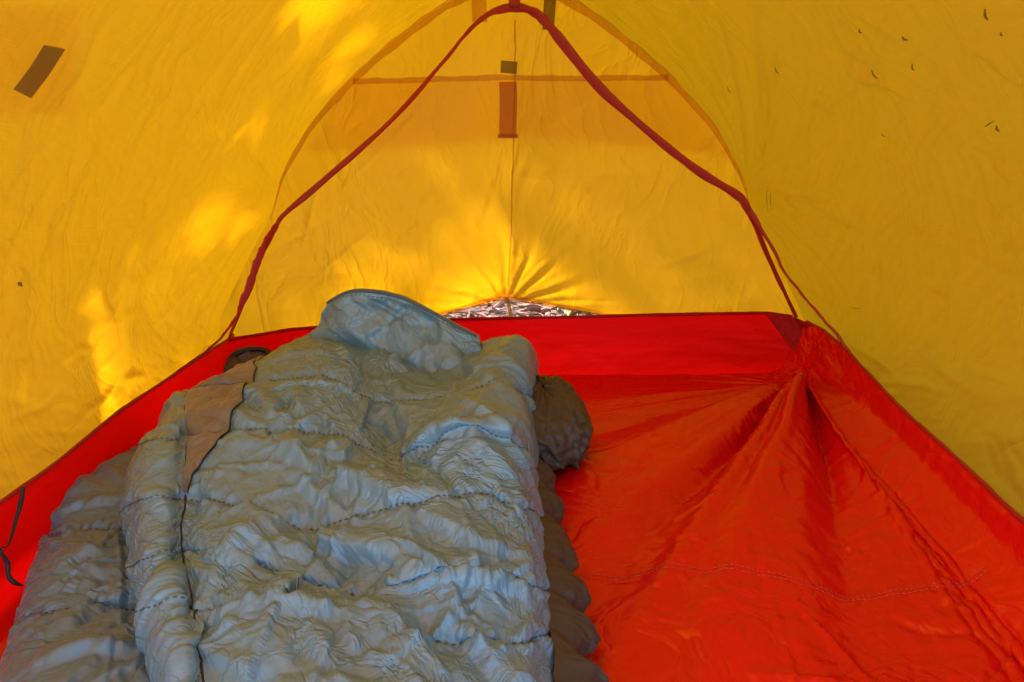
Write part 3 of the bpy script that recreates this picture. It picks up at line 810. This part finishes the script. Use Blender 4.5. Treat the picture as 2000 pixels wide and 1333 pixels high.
# corner seams from each kink down to the tub edge
Lk = [at_y(540, 440, 1.495), at_y(520, 470, 1.46), at_y(507, 500, 1.44), at_y(492, 545, 1.42), at_y(474, 590, 1.40), at_y(462, 618, 1.37), at_y(440, 650, 1.335), at_y(400, 688, 1.27), at_y(345, 726, 1.20)]
ribbon('corner_tape', Lk, [.012, .009, .014, .016, .013, .006, .005, .004, .004], M['tape'], inner, (.6, -1, 0), .002, n=70, wob=.0008)
Rk = [at_y(1463, 412, 1.495), at_y(1500, 470, 1.47), at_y(1535, 535, 1.44), at_y(1572, 582, 1.41), at_y(1600, 615, 1.385), at_y(1635, 655, 1.37), at_y(1658, 688, 1.35)]
ribbon('corner_tape', Rk, [.013, .007, .005, .005, .005, .006, .008], M['tape'], inner, (-.6, -1, 0), .002, n=60, wob=.0008)
# binding along the tub's upper edge
EL = B0[40::8, 0] + np.array([0, 0, .001]); ER = B0[40::8, -1] + np.array([0, 0, .001])
ribbon('edge_tape', EL, .006, M['tape'], inner, (1, 0, .6), .0025, n=120, wob=.0004)
ribbon('edge_tape', ER, .006, M['tape'], inner, (-1, 0, .6), .0025, n=120, wob=.0004)
ribbon('edge_tape', TB[::10] + np.array([0, -.002, .001]), .007, M['tub_patch'], inner, (0, -1, .3), .0025, n=110, wob=.0004)
# gauze
ia = 11
def arch_half(pts): return resample(np.array(pts), 60)
gL = arch_half(A3[:ia + 1]); gR = arch_half(A3[ia:][::-1])
nearL = resample(np.array([(-.632, .06, .12), (-.62, .06, .35), (-.56, .06, .60), (-.40, .06, .82), (-.2, .06, .95), (-.005, .06, .995)]), 60)
nearR = nearL * np.array([-.94, 1, 1]); nearR[:, 0] -= .0
for g, nr in ((gL, nearL), (gR, nearR)):
    t = np.linspace(0, 1, 50)[:, None, None]
    Q = g[None] * (1 - t) + nr[None] * t
    Q[..., 2] -= .05 * np.sin(np.pi * t[..., 0]) * np.sin(np.pi * np.linspace(0, 1, 60))[None]
    # the foot of the gauze follows the tub edge
    sgn = -1 if nr[0, 0] < 0 else 1
    yb = Q[:, 0, 1]
    xb = -np.interp(yb, yl, xl) if sgn < 0 else np.interp(yb, yr, xr)
    zb = np.interp(yb, yl, zl) if sgn < 0 else np.full_like(yb, .12)
    f = np.clip(1 - np.linspace(0, 1, 60) / .35, 0, 1)[None]
    Q[..., 0] += (xb - Q[:, 0, 0])[:, None] * f; Q[..., 2] += (zb - Q[:, 0, 2])[:, None] * f
    grid_obj('gauze_wall', Q, M['gauze'], inner)
AL, AR = gL, gR
t = np.linspace(0, 1, 40)[None, :, None]
Q = AL[:, None] * (1 - t) + AR[:, None] * t
Q[..., 1] += .02 * np.sin(np.pi * t[..., 0])
tbx = np.interp(np.linspace(0, 1, 40), np.linspace(0, 1, 220), np.arange(220))
base = sample_grid(TB[None].repeat(2, 0), tbx, np.zeros(40))
f = np.clip(1 - np.linspace(0, 1, 60) / .3, 0, 1)[:, None, None]
Q = Q + (base[None] - Q[:1]) * f
grid_obj('gauze_end_wall', Q, M['gauze'], inner)

# ------------------------------------------------------------------ sleeping mat
mat_px = [at_z(128, 930, .02), at_z(258, 868, .02), at_z(345, 800, .02)]
xa = np.array([-.560, .025]); ya = np.array([.30, 1.36])
nu, nv = 80, 120
g = np.linspace(-1, 1, nu); hh = np.linspace(-1, 1, nv)
G, Hh = np.meshgrid(g, hh)
sup = lambda q: np.clip(1 - np.abs(q) ** 14, 0, 1) ** .5
X = xa.mean() + (xa[1] - xa[0]) / 2 * G; Y = ya.mean() + (ya[1] - ya[0]) / 2 * Hh
Zt = .004 + .020 * sup(G) * sup(Hh) - .003 * np.abs(np.sin(Hh * 24)) ** 8 + .002 * fbm(G * 4, Hh * 5, 90)
X = X + .008 * fbm(Hh * 3, G * 0 + 4, 92)
mat_o = grid_obj('sleeping_mat', np.stack([X, Y, Zt], -1), M['dark'], None, thick=.004)
tag(mat_o, 'thin charcoal sleeping mat peeking out from under the sleeping bag', 'sleeping mat')

# ------------------------------------------------------------------ sleeping bag
bag = empty('sleeping_bag', (-.2, .95, 0), 'crumpled blue-grey quilted sleeping bag with brown lining on the red floor', 'sleeping bag')
def quilt(rows, NV, NU, seams_v, excess, puff, seed, iters, depth=.007, diag=.010, dirs=(1.0,), bend=.05, floor_=.0, folds=(), dens=1.0):
    C = np.array([[at_z(a, b, z) for a, b, z in r_] for r_ in rows])
    B = catmull(catmull(C, NV, 0), NU, 1)
    N = normals(B)
    N = blur(N, 4); N /= np.linalg.norm(N, axis=2, keepdims=True)
    nr = len(rows) - 1; nc = len(rows[0]) - 1
    V = np.linspace(0, nr, NV)[:, None] * np.ones((1, NU)); U = np.linspace(0, nc, NU)[None] * np.ones((NV, 1))
    sd_ = np.full((NV, NU), 9.0)
    for s in seams_v:
        line = s + .05 * noise2(U * 1.3, U * 0 + s * 5, seed + 3)
        sd_ = np.minimum(sd_, np.abs(V - line))
    lu0, lv0 = lens(B)
    cell = float(lv0.mean()) * NV / nr
    seamw = np.exp(-(sd_ * cell / .006) ** 2)          # 1 on the stitch line
    if nc > 7: sd_ = sd_ + np.clip(2.8 - U, 0, 1) * .3
    puffm = np.clip(sd_ * cell / .035, 0, 1) ** .6
    al = (B[..., 0] - B[..., 1] * dirs[0]) / math.hypot(1, dirs[0]); ac = (B[..., 0] * dirs[0] + B[..., 1]) / math.hypot(1, dirs[0])
    wa = .05 * fbm(B[..., 0] * 5, B[..., 1] * 5, seed + 5, 2)
    big = fbm((ac + wa) * 6.0, al * 2.4, seed, 2, True)
    med = fbm((ac + wa) * 20, al * 8, seed + 10, 3, True)
    fin = fbm(B[..., 0] * 45, B[..., 1] * 45, seed + 20, 3, True)
    dmp = np.clip(.25 + U / 2.4, 0, 1) * np.clip(.15 + (nr - V) / 1.2, 0, 1) * np.clip(.3 + (nc - U) / 1.0, 0, 1)
    seamw = seamw * np.clip(.10 + (U - 2.2) / 1.0, .10, 1) if nc > 7 else seamw
    P0 = B + N * (puff * puffm + diag * dmp * (big - .15) * (.85 + .15 * puffm) + diag * dmp * .06 * med * (.2 + .8 * puffm) - depth * seamw)[..., None]
    lu, lv = lens(P0)
    lu = np.maximum(lu, lu0) * (1 + excess * (1 - .7 * seamw[:, :-1])); lv = np.maximum(lv, lv0) * (1 + excess * .7)
    key = P0.copy().astype(np.float32); Nf = N.astype(np.float32)
    sw = (seamw[..., None] * .6).astype(np.float32)
    pr = (Nf * (puffm * .00003)[..., None]).astype(np.float32)
    Bf = (B - N * .016).astype(np.float32)
    def step(Q, it):
        Q += pr
        Q += (key - Q) * (.010 + sw * .25)
        d_ = ((Q - Bf) * Nf).sum(2)
        Q += Nf * np.clip(-d_, 0, None)[..., None]
        np.maximum(Q[..., 2], floor_, out=Q[..., 2])
        Q[:2] = key[:2]; Q[-2:] = key[-2:]; Q[:, :2] = key[:, :2]; Q[:, -2:] = key[:, -2:]
    P = blur(P0, 1)
    bx, by = B[..., 0] + B[..., 2] * .35 * np.sign(B[..., 0] - B[:, :1, 0].mean() - .25), B[..., 1]
    ck = creases(bx, by, int(230 * dens), seed + 40, .07, .26, .008, .020, .0022, .0068, -1.2, .32)
    ck += creases(bx, by, int(460 * dens), seed + 41, .03, .12, .005, .011, .0014, .0038, -1.25, .7)
    ck += creases(bx, by, int(700 * dens), seed + 43, .012, .045, .004, .008, .0008, .0022)
    # puckers where the stitching gathers the cloth
    r5 = np.random.default_rng(seed + 60)
    for sv in seams_v:
        for uu in np.arange(.6 if nc > 7 else .3, nc - .2, .13 if nc > 7 else .14):
            if r5.random() < .25: continue
            i_, j_ = int(np.clip((sv + r5.normal(0, .03)) / nr * (NV - 1), 1, NV - 2)), int(uu / nc * (NU - 1))
            c_ = (bx[i_, j_], by[i_, j_]); a_ = r5.normal(1.57, .5); L_ = r5.uniform(.010, .030) * r5.choice([-1, 1])
            i0, i1 = max(0, i_ - 14), min(NV, i_ + 15); j0, j1 = max(0, j_ - 14), min(NU, j_ + 15)
            ck[i0:i1, j0:j1] += crease_line(bx[i0:i1, j0:j1], by[i0:i1, j0:j1], [c_, (c_[0] + math.cos(a_) * L_, c_[1] + math.sin(a_) * L_)], r5.uniform(.0015, .0042), r5.uniform(.004, .008))
    ck = (ck - .0018 * seamw) * (.45 + .55 * dmp)
    for pl, am, wd, st in folds:
        pp = []
        for px_, py_ in pl:
            d_ = ray(px_, py_); d_ /= np.linalg.norm(d_)
            v_ = B - np.array([0, 0, CAM_Z]); t_ = v_ @ d_
            k_ = np.unravel_index(np.argmin(((v_ - t_[..., None] * d_) ** 2).sum(2)), t_.shape)
            pp.append((bx[k_], by[k_]))
        ck = ck + crease_line(bx, by, pp, am * 1.3, wd * 1.1, .5, st) * (.4 + .6 * dmp)
    P = P + blur(normals(P), 2) * ck[..., None]
    uv = np.stack([np.cumsum(np.pad(lu0.mean(0), (1, 0)))[None] * np.ones((NV, 1)), np.cumsum(np.pad(lv0.mean(1), (1, 0)))[:, None] * np.ones((1, NU))], -1)
    return P, uv, nr, nc, seamw
# lower half of the bag at the side
rows_u = [
    [(-60, 1460, .028), (-50, 1450, .055), (40, 1440, .075), (180, 1440, .08), (330, 1440, .07), (420, 1450, .06)],
    [(-6, 1345, .028), (4, 1325, .055), (70, 1300, .078), (180, 1295, .08), (300, 1300, .07), (400, 1320, .06)],
    [(32, 1235, .028), (44, 1215, .055), (90, 1195, .07), (180, 1185, .072), (280, 1185, .066), (370, 1200, .06)],
    [(56, 1140, .028), (66, 1125, .055), (110, 1110, .075), (180, 1105, .08), (270, 1105, .07), (350, 1120, .06)],
    [(80, 1060, .028), (90, 1045, .053), (130, 1035, .068), (190, 1030, .070), (270, 1030, .065), (350, 1040, .06)],
    [(106, 985, .028), (116, 970, .052), (150, 955, .070), (205, 945, .072), (275, 945, .066), (360, 950, .06)],
    [(150, 920, .030), (165, 912, .045), (195, 902, .056), (235, 895, .058), (290, 892, .058), (370, 890, .055)],
    [(180, 900, .026), (200, 894, .030), (225, 886, .034), (260, 878, .036), (310, 866, .040), (380, 850, .045)]]
PU, uvU, _, _, _ = quilt(rows_u, 300, 150, (0.2, 2, 4), .012, .001, 311, 90, depth=.004, diag=.008, bend=.02, floor_=.024, dens=.6, folds=[([(90, 1250), (200, 1180), (290, 1160)], .010, .022, .5), ([(60, 1300), (180, 1270), (280, 1280)], .010, .022, .5), ([(120, 1110), (240, 1080)], .008, .02, .5), ([(140, 1000), (250, 980)], .006, .02, .6)])
o = uq = grid_obj('under_quilt', PU, M['bag_under'], bag, uv=uvU)
o['label'] = 'flatter grey-green lower half showing along the red tub wall'
NU_ = normals(PU)
for v in (2, 4):
    us = np.linspace(12, 135, 160); vs = np.full(160, v / 7 * 299)
    stitches('stitching', sample_grid(PU, us, vs), sample_grid(NU_, us, vs), M['thread'], uq, .0044, .0028, .0008, .0008)
# upper quilt
rows_t = [
    [(350, 1460, .05), (332, 1452, .10), (372, 1448, .130), (415, 1445, .128), (560, 1450, .145), (720, 1450, .145), (880, 1450, .14), (1010, 1450, .13), (1080, 1450, .12), (1118, 1455, .07)],
    [(338, 1340, .05), (318, 1333, .09), (358, 1325, .130), (400, 1320, .122), (540, 1300, .150), (720, 1310, .145), (880, 1335, .14), (1000, 1335, .13), (1070, 1335, .12), (1102, 1340, .07)],
    [(312, 1212, .05), (290, 1205, .09), (335, 1195, .130), (386, 1205, .118), (520, 1172, .145), (700, 1195, .14), (850, 1232, .135), (980, 1235, .13), (1056, 1238, .12), (1089, 1244, .07)],
    [(287, 1122, .05), (267, 1112, .09), (310, 1095, .132), (358, 1078, .122), (500, 1108, .135), (690, 1152, .128), (850, 1120, .148), (980, 1112, .14), (1048, 1136, .125), (1078, 1150, .07)],
    [(277, 1012, .055), (256, 1000, .10), (305, 985, .147), (363, 975, .138), (490, 995, .145), (625, 1038, .128), (815, 976, .162), (950, 962, .16), (1030, 990, .138), (1061, 1022, .07)],
    [(296, 905, .06), (276, 890, .11), (316, 872, .155), (368, 864, .150), (500, 857, .160), (650, 855, .155), (775, 912, .138), (900, 857, .182), (1010, 885, .155), (1048, 918, .08)],
    [(362, 806, .07), (348, 792, .11), (358, 780, .137), (374, 772, .148), (550, 748, .170), (650, 748, .176), (735, 788, .155), (880, 770, .18), (1000, 757, .175), (1050, 792, .10)],
    [(446, 764, .08), (434, 754, .10), (442, 744, .122), (458, 736, .14), (585, 690, .178), (700, 688, .175), (800, 738, .158), (890, 742, .160), (1000, 676, .19), (1045, 702, .12)],
    [(505, 722, .06), (504, 712, .09), (514, 702, .115), (530, 690, .138), (628, 648, .172), (735, 668, .160), (850, 722, .145), (936, 672, .168), (1005, 659, .172), (1040, 690, .11)]]
NVt, NUt = 470, 390
PT, uvT, nr, nc, _ = quilt(rows_t, NVt, NUt, (.3, 2, 3, 4, 5, 6), .012, .001, 207, 90, depth=.0025, diag=.016, bend=.02, floor_=.03, folds=[
    ([(533, 862), (575, 910), (642, 947)], .014, .030, .5), ([(424, 813), (533, 862)], .011, .028, .6), ([(612, 874), (702, 959), (775, 977), (872, 965)], .016, .032, .45),
    ([(696, 656), (727, 777)], -.012, .030, 1), ([(787, 910), (848, 868), (920, 856), (1029, 904)], .018, .036, .35), 
    ([(636, 1031), (757, 1080), (908, 1128)], .012, .028, .5), ([(375, 1068), (502, 1116)], .010, .026, .6), ([(400, 1219), (545, 1177), (666, 1201), (757, 1304)], .012, .030, .45),
    ([(727, 1158), (848, 1122), (969, 1128), (1050, 1150)], .012, .030, .4), ([(720, 1158), (787, 1261), (896, 1328)], .012, .030, .5), ([(908, 862), (999, 934)], .010, .024, .5),
    ([(727, 783), (781, 904)], -.013, .030, 1), ([(480, 770), (560, 850)], .010, .022, .6), ([(900, 700), (1000, 800)], .010, .028, .6), ([(560, 930), (640, 1000)], .010, .024, .5),
    ([(820, 990), (930, 1060), (1040, 1090)], .010, .026, .5), ([(480, 1000), (560, 1090), (660, 1140)], .009, .022, .5), ([(560, 760), (600, 840)], .008, .020, .6), ([(850, 1180), (960, 1270), (1020, 1330)], .010, .024, .5)])
o = tq = grid_obj('top_quilt', PT, M['bag'], bag, uv=uvT)
o['label'] = 'wrinkled blue-grey upper quilt with stitched baffles'
NTt = normals(PT)
ui = lambda u: u / nc * (NUt - 1)
vi = lambda v: v / nr * (NVt - 1)
for v in (2, 3, 4, 5, 6):
    us = ui(np.linspace(.9, 8.7, 420)); line = v + .05 * noise2(us / (NUt - 1) * nc * 1.3, us * 0 + v * 5, 210)
    stitches('stitching', sample_grid(PT, us, vi(line)), sample_grid(NTt, us, vi(line)), M['thread'], tq, .0044, .0028, .0008, .0008)
# piping seam between the side roll and the top
vs = vi(np.linspace(0, 6.9, 200)); us = ui(3 + 0 * vs)
tube('side_seam', (sample_grid(PT, us, vs) - sample_grid(NTt, us, vs) * .0004)[::2], .0013, M['black'], tq, 6, 260)
# tan lining panel sewn beside the seam
vv = np.linspace(4.06, 7.6, 90); rb = np.interp(vv, [4.06, 4.35, 4.7, 5, 5.5, 6, 6.5, 7, 7.6], [3.06, 3.24, 3.48, 3.66, 3.72, 3.70, 3.62, 3.40, 3.18])
aa = np.linspace(0, 1, 26)
UU = ui(3.01 + (rb[:, None] - 3.01) * aa[None]); VV = vi(vv[:, None] + 0 * aa[None])
TP = sample_grid(PT, UU, VV); TN = sample_grid(NTt, UU, VV)
gg, hh2 = np.meshgrid(aa, np.linspace(0, 1, 90))
TP = TP + TN * (.0024 + (.004 + creases(TP[..., 0], TP[..., 1], 90, 141, .015, .06, .005, .011, .0015, .0045, .4)) * np.sin(np.pi * gg) ** .5 + .001 * (np.sin(np.pi * gg) ** .5) * (.6 + .5 * fbm(gg * 3, hh2 * 9, 140, 3, True)))[..., None]
tanp = grid_obj('tan_panel', TP, M['brown'], bag)
tube('panel_seam', (TP[:, -1] + TN[:, -1] * .0004)[::3], .0010, M['black'], tanp, 5, 150)
for v in (5, 6):
    q = (v - 4.06) / (7.6 - 4.06) * 89
    us = np.linspace(1, 24, 40)
    stitches('stitching', sample_grid(TP, us, us * 0 + q), sample_grid(TN, us, us * 0 + q), M['brown'], tanp, .0046, .003, .0009, .001)
# hood standing up at the head end
rows_h = [
    [(602, 690, .150), (670, 705, .140), (760, 745, .115), (830, 780, .105), (880, 785, .105), (940, 730, .12)],
    [(616, 650, .182), (672, 645, .200), (755, 668, .182), (825, 700, .165), (880, 715, .160), (938, 690, .165)],
    [(628, 618, .212), (680, 596, .240), (762, 603, .232), (828, 630, .212), (882, 656, .196), (936, 667, .183)],
    [(640, 594, .236), (692, 571, .262), (772, 580, .254), (832, 606, .235), (886, 636, .210), (936, 662, .186)]]
C = np.array([[at_z(*q) for q in r_] for r_ in rows_h])
back1 = C[-1] + np.array([0, .022, -.004]); back2 = C[-1] + np.array([0, .04, -.05]); back3 = C[-1] + np.array([0, .05, -.12])
C = np.concatenate([C, back1[None], back2[None], back3[None]])
HB = catmull(catmull(C, 130, 0), 130, 1)
HN = normals(HB, (0, -1, .6))
gu, gv = np.meshgrid(np.linspace(0, 5, 130), np.linspace(0, 6, 130))
hcx = HB[..., 0]; hcy = HB[..., 2] + .5 * HB[..., 1]
hd = .007 * fbm(gu * .8 + gv * .3, gv * .4 + 2, 160, 2, True) + creases(hcx, hcy, 60, 161, .05, .14, .010, .022, .003, .008, -1.0, .4) + creases(hcx, hcy, 160, 162, .02, .06, .005, .011, .001, .003)
HPp = HB + HN * (hd * np.clip((3.05 - gv) * 1.2, .15, 1) * np.clip(gv + .2, 0, 1))[..., None]
HPp = blur(HPp, 1)
hoodb = grid_obj('hood', HPp, M['bag'], bag)
HNn = normals(HPp, (0, -1, .6))
us = np.linspace(10, 128, 200)
stitches('stitching', sample_grid(HPp, us, us * 0 + 57), sample_grid(HNn, us, us * 0 + 57), M['thread'], hoodb, .0045, .003, .0008, .001)
tube('drawcord_channel', HPp[65, ::6] + HNn[65, ::6] * .001, .0026, M['thread'], hoodb, 8, 120)
# brown lining: pillow-like fold and ruffled edge on the open side
def lump(name, c, rad, mat, seed, amp=.16, nu=90, nv=60, rot=0.0, sq=.88, cre=0):
    th_, ph_ = np.meshgrid(np.linspace(0, 2 * math.pi, nu, endpoint=False), np.linspace(.02, math.pi - .02, nv))
    s_ = lambda q: np.sign(np.cos(q)) * np.abs(np.cos(q)) ** sq
    s2 = lambda q: np.sign(np.sin(q)) * np.abs(np.sin(q)) ** sq
    X = np.stack([s_(th_) * s2(ph_), s2(th_) * s2(ph_), s_(ph_)], -1)
    f = fbm(np.cos(th_) * 1.4 + ph_ * 1.2 + 5, np.sin(th_) * 1.4 + ph_ * .9 + 5, seed, 4, True)
    ck = crumple(np.sin(ph_) * np.cos(th_) + .6 * np.cos(ph_), np.sin(ph_) * np.sin(th_) * 1.2, .45, seed + 1, 1.9, 1.2) - .5
    ck2 = crumple(th_ * .6, ph_, .22, seed + 2, 1.7) - .5
    ck3 = creases(th_ * 1.0, ph_, cre, seed + 3, .3, 1.3, .05, .13, .02, .075, 1.3, .5) if cre else 0.0
    X = X * (1 + amp * .7 * f + .07 * ck + .04 * ck2 + ck3)[..., None] * np.array(rad)
    cr, sr = math.cos(rot), math.sin(rot)
    X = np.stack([X[..., 0] * cr - X[..., 1] * sr, X[..., 0] * sr + X[..., 1] * cr, X[..., 2]], -1)
    return np.maximum(X + np.array(c), np.array([-9, -9, .004]))
pc = at_z(1060, 815, .072)
LP = lump('lining_fold', pc, (.072, .125, .056), M['lining'], 400, .10, rot=.18, nu=150, nv=100, cre=260)
o = grid_obj('lining_fold', LP, M['lining'], bag, wrap=True)
o['label'] = 'puffed brown lining bulging out beside the hood'
edge_px = [(1036, 880), (1042, 920), (1052, 975), (1062, 1030), (1074, 1110), (1084, 1180), (1094, 1250), (1104, 1335), (1118, 1450)]
E0 = np.array([at_z(a, b, .05) for a, b in edge_px]); nE = 520
EC = resample(E0, nE)
tips_px = [(1076, 890), (1084, 945), (1102, 1000), (1126, 1085), (1150, 1165), (1170, 1245), (1192, 1345), (1215, 1450)]
s = np.linspace(0, 1, nE)
ty = [at_z(a, b, .04) for a, b in tips_px]
out = np.zeros(nE); ysE = EC[:, 1]
for k, t_ in enumerate(ty):
    need = t_[0] - np.interp(t_[1], ysE[::-1], EC[::-1, 0])
    gap_ = .075 if k == 0 else abs(ty[k][1] - ty[k - 1][1])
    q = np.clip(1 - np.abs((ysE - t_[1]) / (gap_ * .58)), 0, 1)
    out = np.maximum(out, need * (q ** .55))
out = np.maximum(out, .005)
ker = np.ones(7) / 7; out = np.convolve(np.pad(out, 3, 'edge'), ker, 'valid')
w = np.linspace(0, 1, 40)
prof_o = np.sin(np.pi * np.clip(w * .92 + .02, 0, 1)) ** .8; prof_z = .085 - .082 * w
RW = np.zeros((nE, 40, 3))
phs = np.cumsum(np.gradient(-ysE)) * 0
RW[..., 0] = EC[:, None, 0] - .018 + (out[:, None] + .018) * prof_o[None] * (1 + .10 * fbm(s[:, None] * 40 + 0 * w[None], w[None] * 2.5 + 0 * s[:, None], 420, 2))
RW[..., 1] = EC[:, None, 1] + .012 * np.sin(np.pi * w)[None] * fbm(s[:, None] * 16 + 0 * w[None], w[None] * 1.2 + 0 * s[:, None], 422, 2)
RW[..., 2] = prof_z[None] + .006 * fbm(s[:, None] * 22 + w[None] * 1.2, w[None] * 3 + 0 * s[:, None], 424, 3, True) * np.sin(np.pi * w)[None]
RW[..., 0] += creases(RW[..., 1], RW[..., 2], 160, 426, .015, .06, .006, .012, .002, .006, .6) * np.sin(np.pi * w)[None]
RW[..., 2] = np.maximum(RW[..., 2], .004)
o = grid_obj('lining_ruffle', RW, M['lining'], bag)
o['label'] = 'ruffled brown lining edge lying on the red floor'

# ------------------------------------------------------------------ small gear by the left rear corner
gp = at_z(482, 712, .062)
pouch = empty('gear_pouch', (gp[0], gp[1], .02), 'small dark brown pouch with black drawstring behind the sleeping bag by the tub corner', 'pouch')
pbody = grid_obj('pouch_body', lump('pouch_body', gp + np.array([.0, .03, -.012]), (.046, .034, .036), M['gear'], 500, .2), M['gear'], pouch, wrap=True)
grid_obj('pouch_flap', lump('pouch_flap', gp + np.array([-.030, .0, -.016]), (.036, .034, .028), M['lining'], 505, .2), M['lining'], pouch, wrap=True)
tube('drawstring', [gp + np.array(q) for q in ((-.042, .0, .006), (-.02, .01, .020), (.01, .02, .026), (.035, .02, .022), (.05, .01, .012))], .005, M['black'], pouch, 8, 40)
bz = at_z(507, 703, .085)
grid_obj('snap_button', lump('snap_button', bz, (.004, .003, .004), M['brass'], 3, .02, 20, 12, sq=1), M['brass'], pbody, wrap=True)
# loose guy cord on the tub wall
c1 = [at_x(a, b, x) for a, b, x in ((46, 952, -.606), (40, 985, -.603), (30, 1020, -.600), (22, 1050, -.596), (14, 1068, -.594), (4, 1070, -.594), (2, 1078, -.592), (14, 1100, -.590), (17, 1125, -.587), (28, 1138, -.583), (44, 1144, -.578))]
cord = tube('guy_cord', c1, [.0024, .0030, .0022, .0018, .001, .001, .0018, .003, .0026, .003, .0014], M['black'], None, 6, 90)
tag(cord, 'thin black cord hanging against the backlit red tub wall', 'cord')

# ------------------------------------------------------------------ unseen trees outside, boughs placed to shade parts of the fly
def shade_tree(base, clumps, seed, label, fork_z=4.2, girth=1.0):
    r = np.random.default_rng(seed)
    t = empty('shading_tree', tuple(base), label, 'tree')
    base = np.array(base, float)
    topc = np.mean([c for c, _, _ in clumps], 0)
    fork = base + np.array([.15, .05, fork_z])
    trunk_pts = [base, base + (.03, .02, fork_z * .45), fork, (fork + topc) / 2 + (-.2, 0, .4), topc + (-.3, .1, .9)]
    tube('trunk', trunk_pts, [q * girth for q in (.17, .13, .10, .06, .02)], M['bark'], t, 10, 40)
    V, Fc = [], []
    for c, rad, cov in clumps:
        st = fork + (np.array(trunk_pts[3]) - fork) * r.uniform(.1, .9)
        tube('limb', [st, (st + c) / 2 + r.normal(0, .12, 3), np.array(c)], [q * girth for q in (.045, .03, .012)], M['bark'], t, 7, 16)
        for k in range(int(-math.log(1 - cov) * math.pi * rad ** 2 / .0016)):
            d = r.normal(0, 1, 3); d /= np.linalg.norm(d)
            p = np.array(c) + d * rad * r.random() ** .45 * (1 + .35 * math.sin(4 * d[0] + 3 * d[2]))
            a = r.normal(0, 1, 3); a /= np.linalg.norm(a); b = np.cross(a, r.normal(0, 1, 3)); b /= np.linalg.norm(b)
            L = r.uniform(.08, .14); W = L * .55
            i = len(V)
            V += [p - a * L / 2, p + b * W / 2, p + a * L / 2, p - b * W / 2]
            Fc.append((i, i + 1, i + 2, i + 3))
    cr = raw('crown', V, Fc, M['leaf'], t)
SV = np.array(SUN_VEC)
side_t = [(200, 80, .30, .85), (270, 390, .22, .85), (380, 150, .26, .55), (330, 620, .26, .55), (520, 330, .26, .42), (580, 100, .26, .38), (440, 600, .26, .42)]
top_t = [(1250, 20, .30, .93), (1420, 30, .30, .93), (1600, 20, .30, .93), (1450, 150, .25, .9)]  # clumps added to keep grazing sun off the right slope
end_t = [(560, 420, .125, .85), (680, 338, .12, .85), (800, 250, .12, .85), (470, 500, .10, .85), (600, 300, .15, .8), (900, 60, .30, .75), (1120, 80, .30, .70), (1250, 400, .34, .40), (950, 480, .30, .25)]
clumps = [(fly_side_point(FL, FLN, a, b, 0)[0] + SV * (12.2 + .35 * (k % 4)), r_, c_) for k, (a, b, r_, c_) in enumerate(side_t)]
clumps += [(fly_side_point(FR, FRN, a, b, 0)[0] + SV * (11.2 + .3 * (k % 3)), r_, c_) for k, (a, b, r_, c_) in enumerate(top_t)]
clumps += [(end_point(a, b) + SV * (5.3 + .2 * (k % 3) if k < 5 else 8.6), r_, c_) for k, (a, b, r_, c_) in enumerate(end_t)]
leafy = [(fly_side_point(FL, FLN, a, b, 0)[0] + SV * d_, r_, c_) for a, b, d_, r_, c_ in ((-60, 120, 1.9, .42, .95), (-60, 520, 2.0, .36, .9), (-140, 300, 2.2, .5, .95), (30, 20, 2.5, .36, .9))]  # unseen boughs added to block sun and sky from the left slope
leafy += [(np.array(c), r_, .86) for c, r_ in (((-2.3, .0, 2.4), .6), ((-2.5, .2, 1.2), .5))]
shade_tree((-2.6, .6, -.03), leafy, 9, 'leafy young tree added out of view to darken the slope on the cord side', 1.0, .5)
shade_tree((-9.6, 5.0, -.03), clumps, 5, 'broadleaf tree outside the tent whose boughs shade the fly')
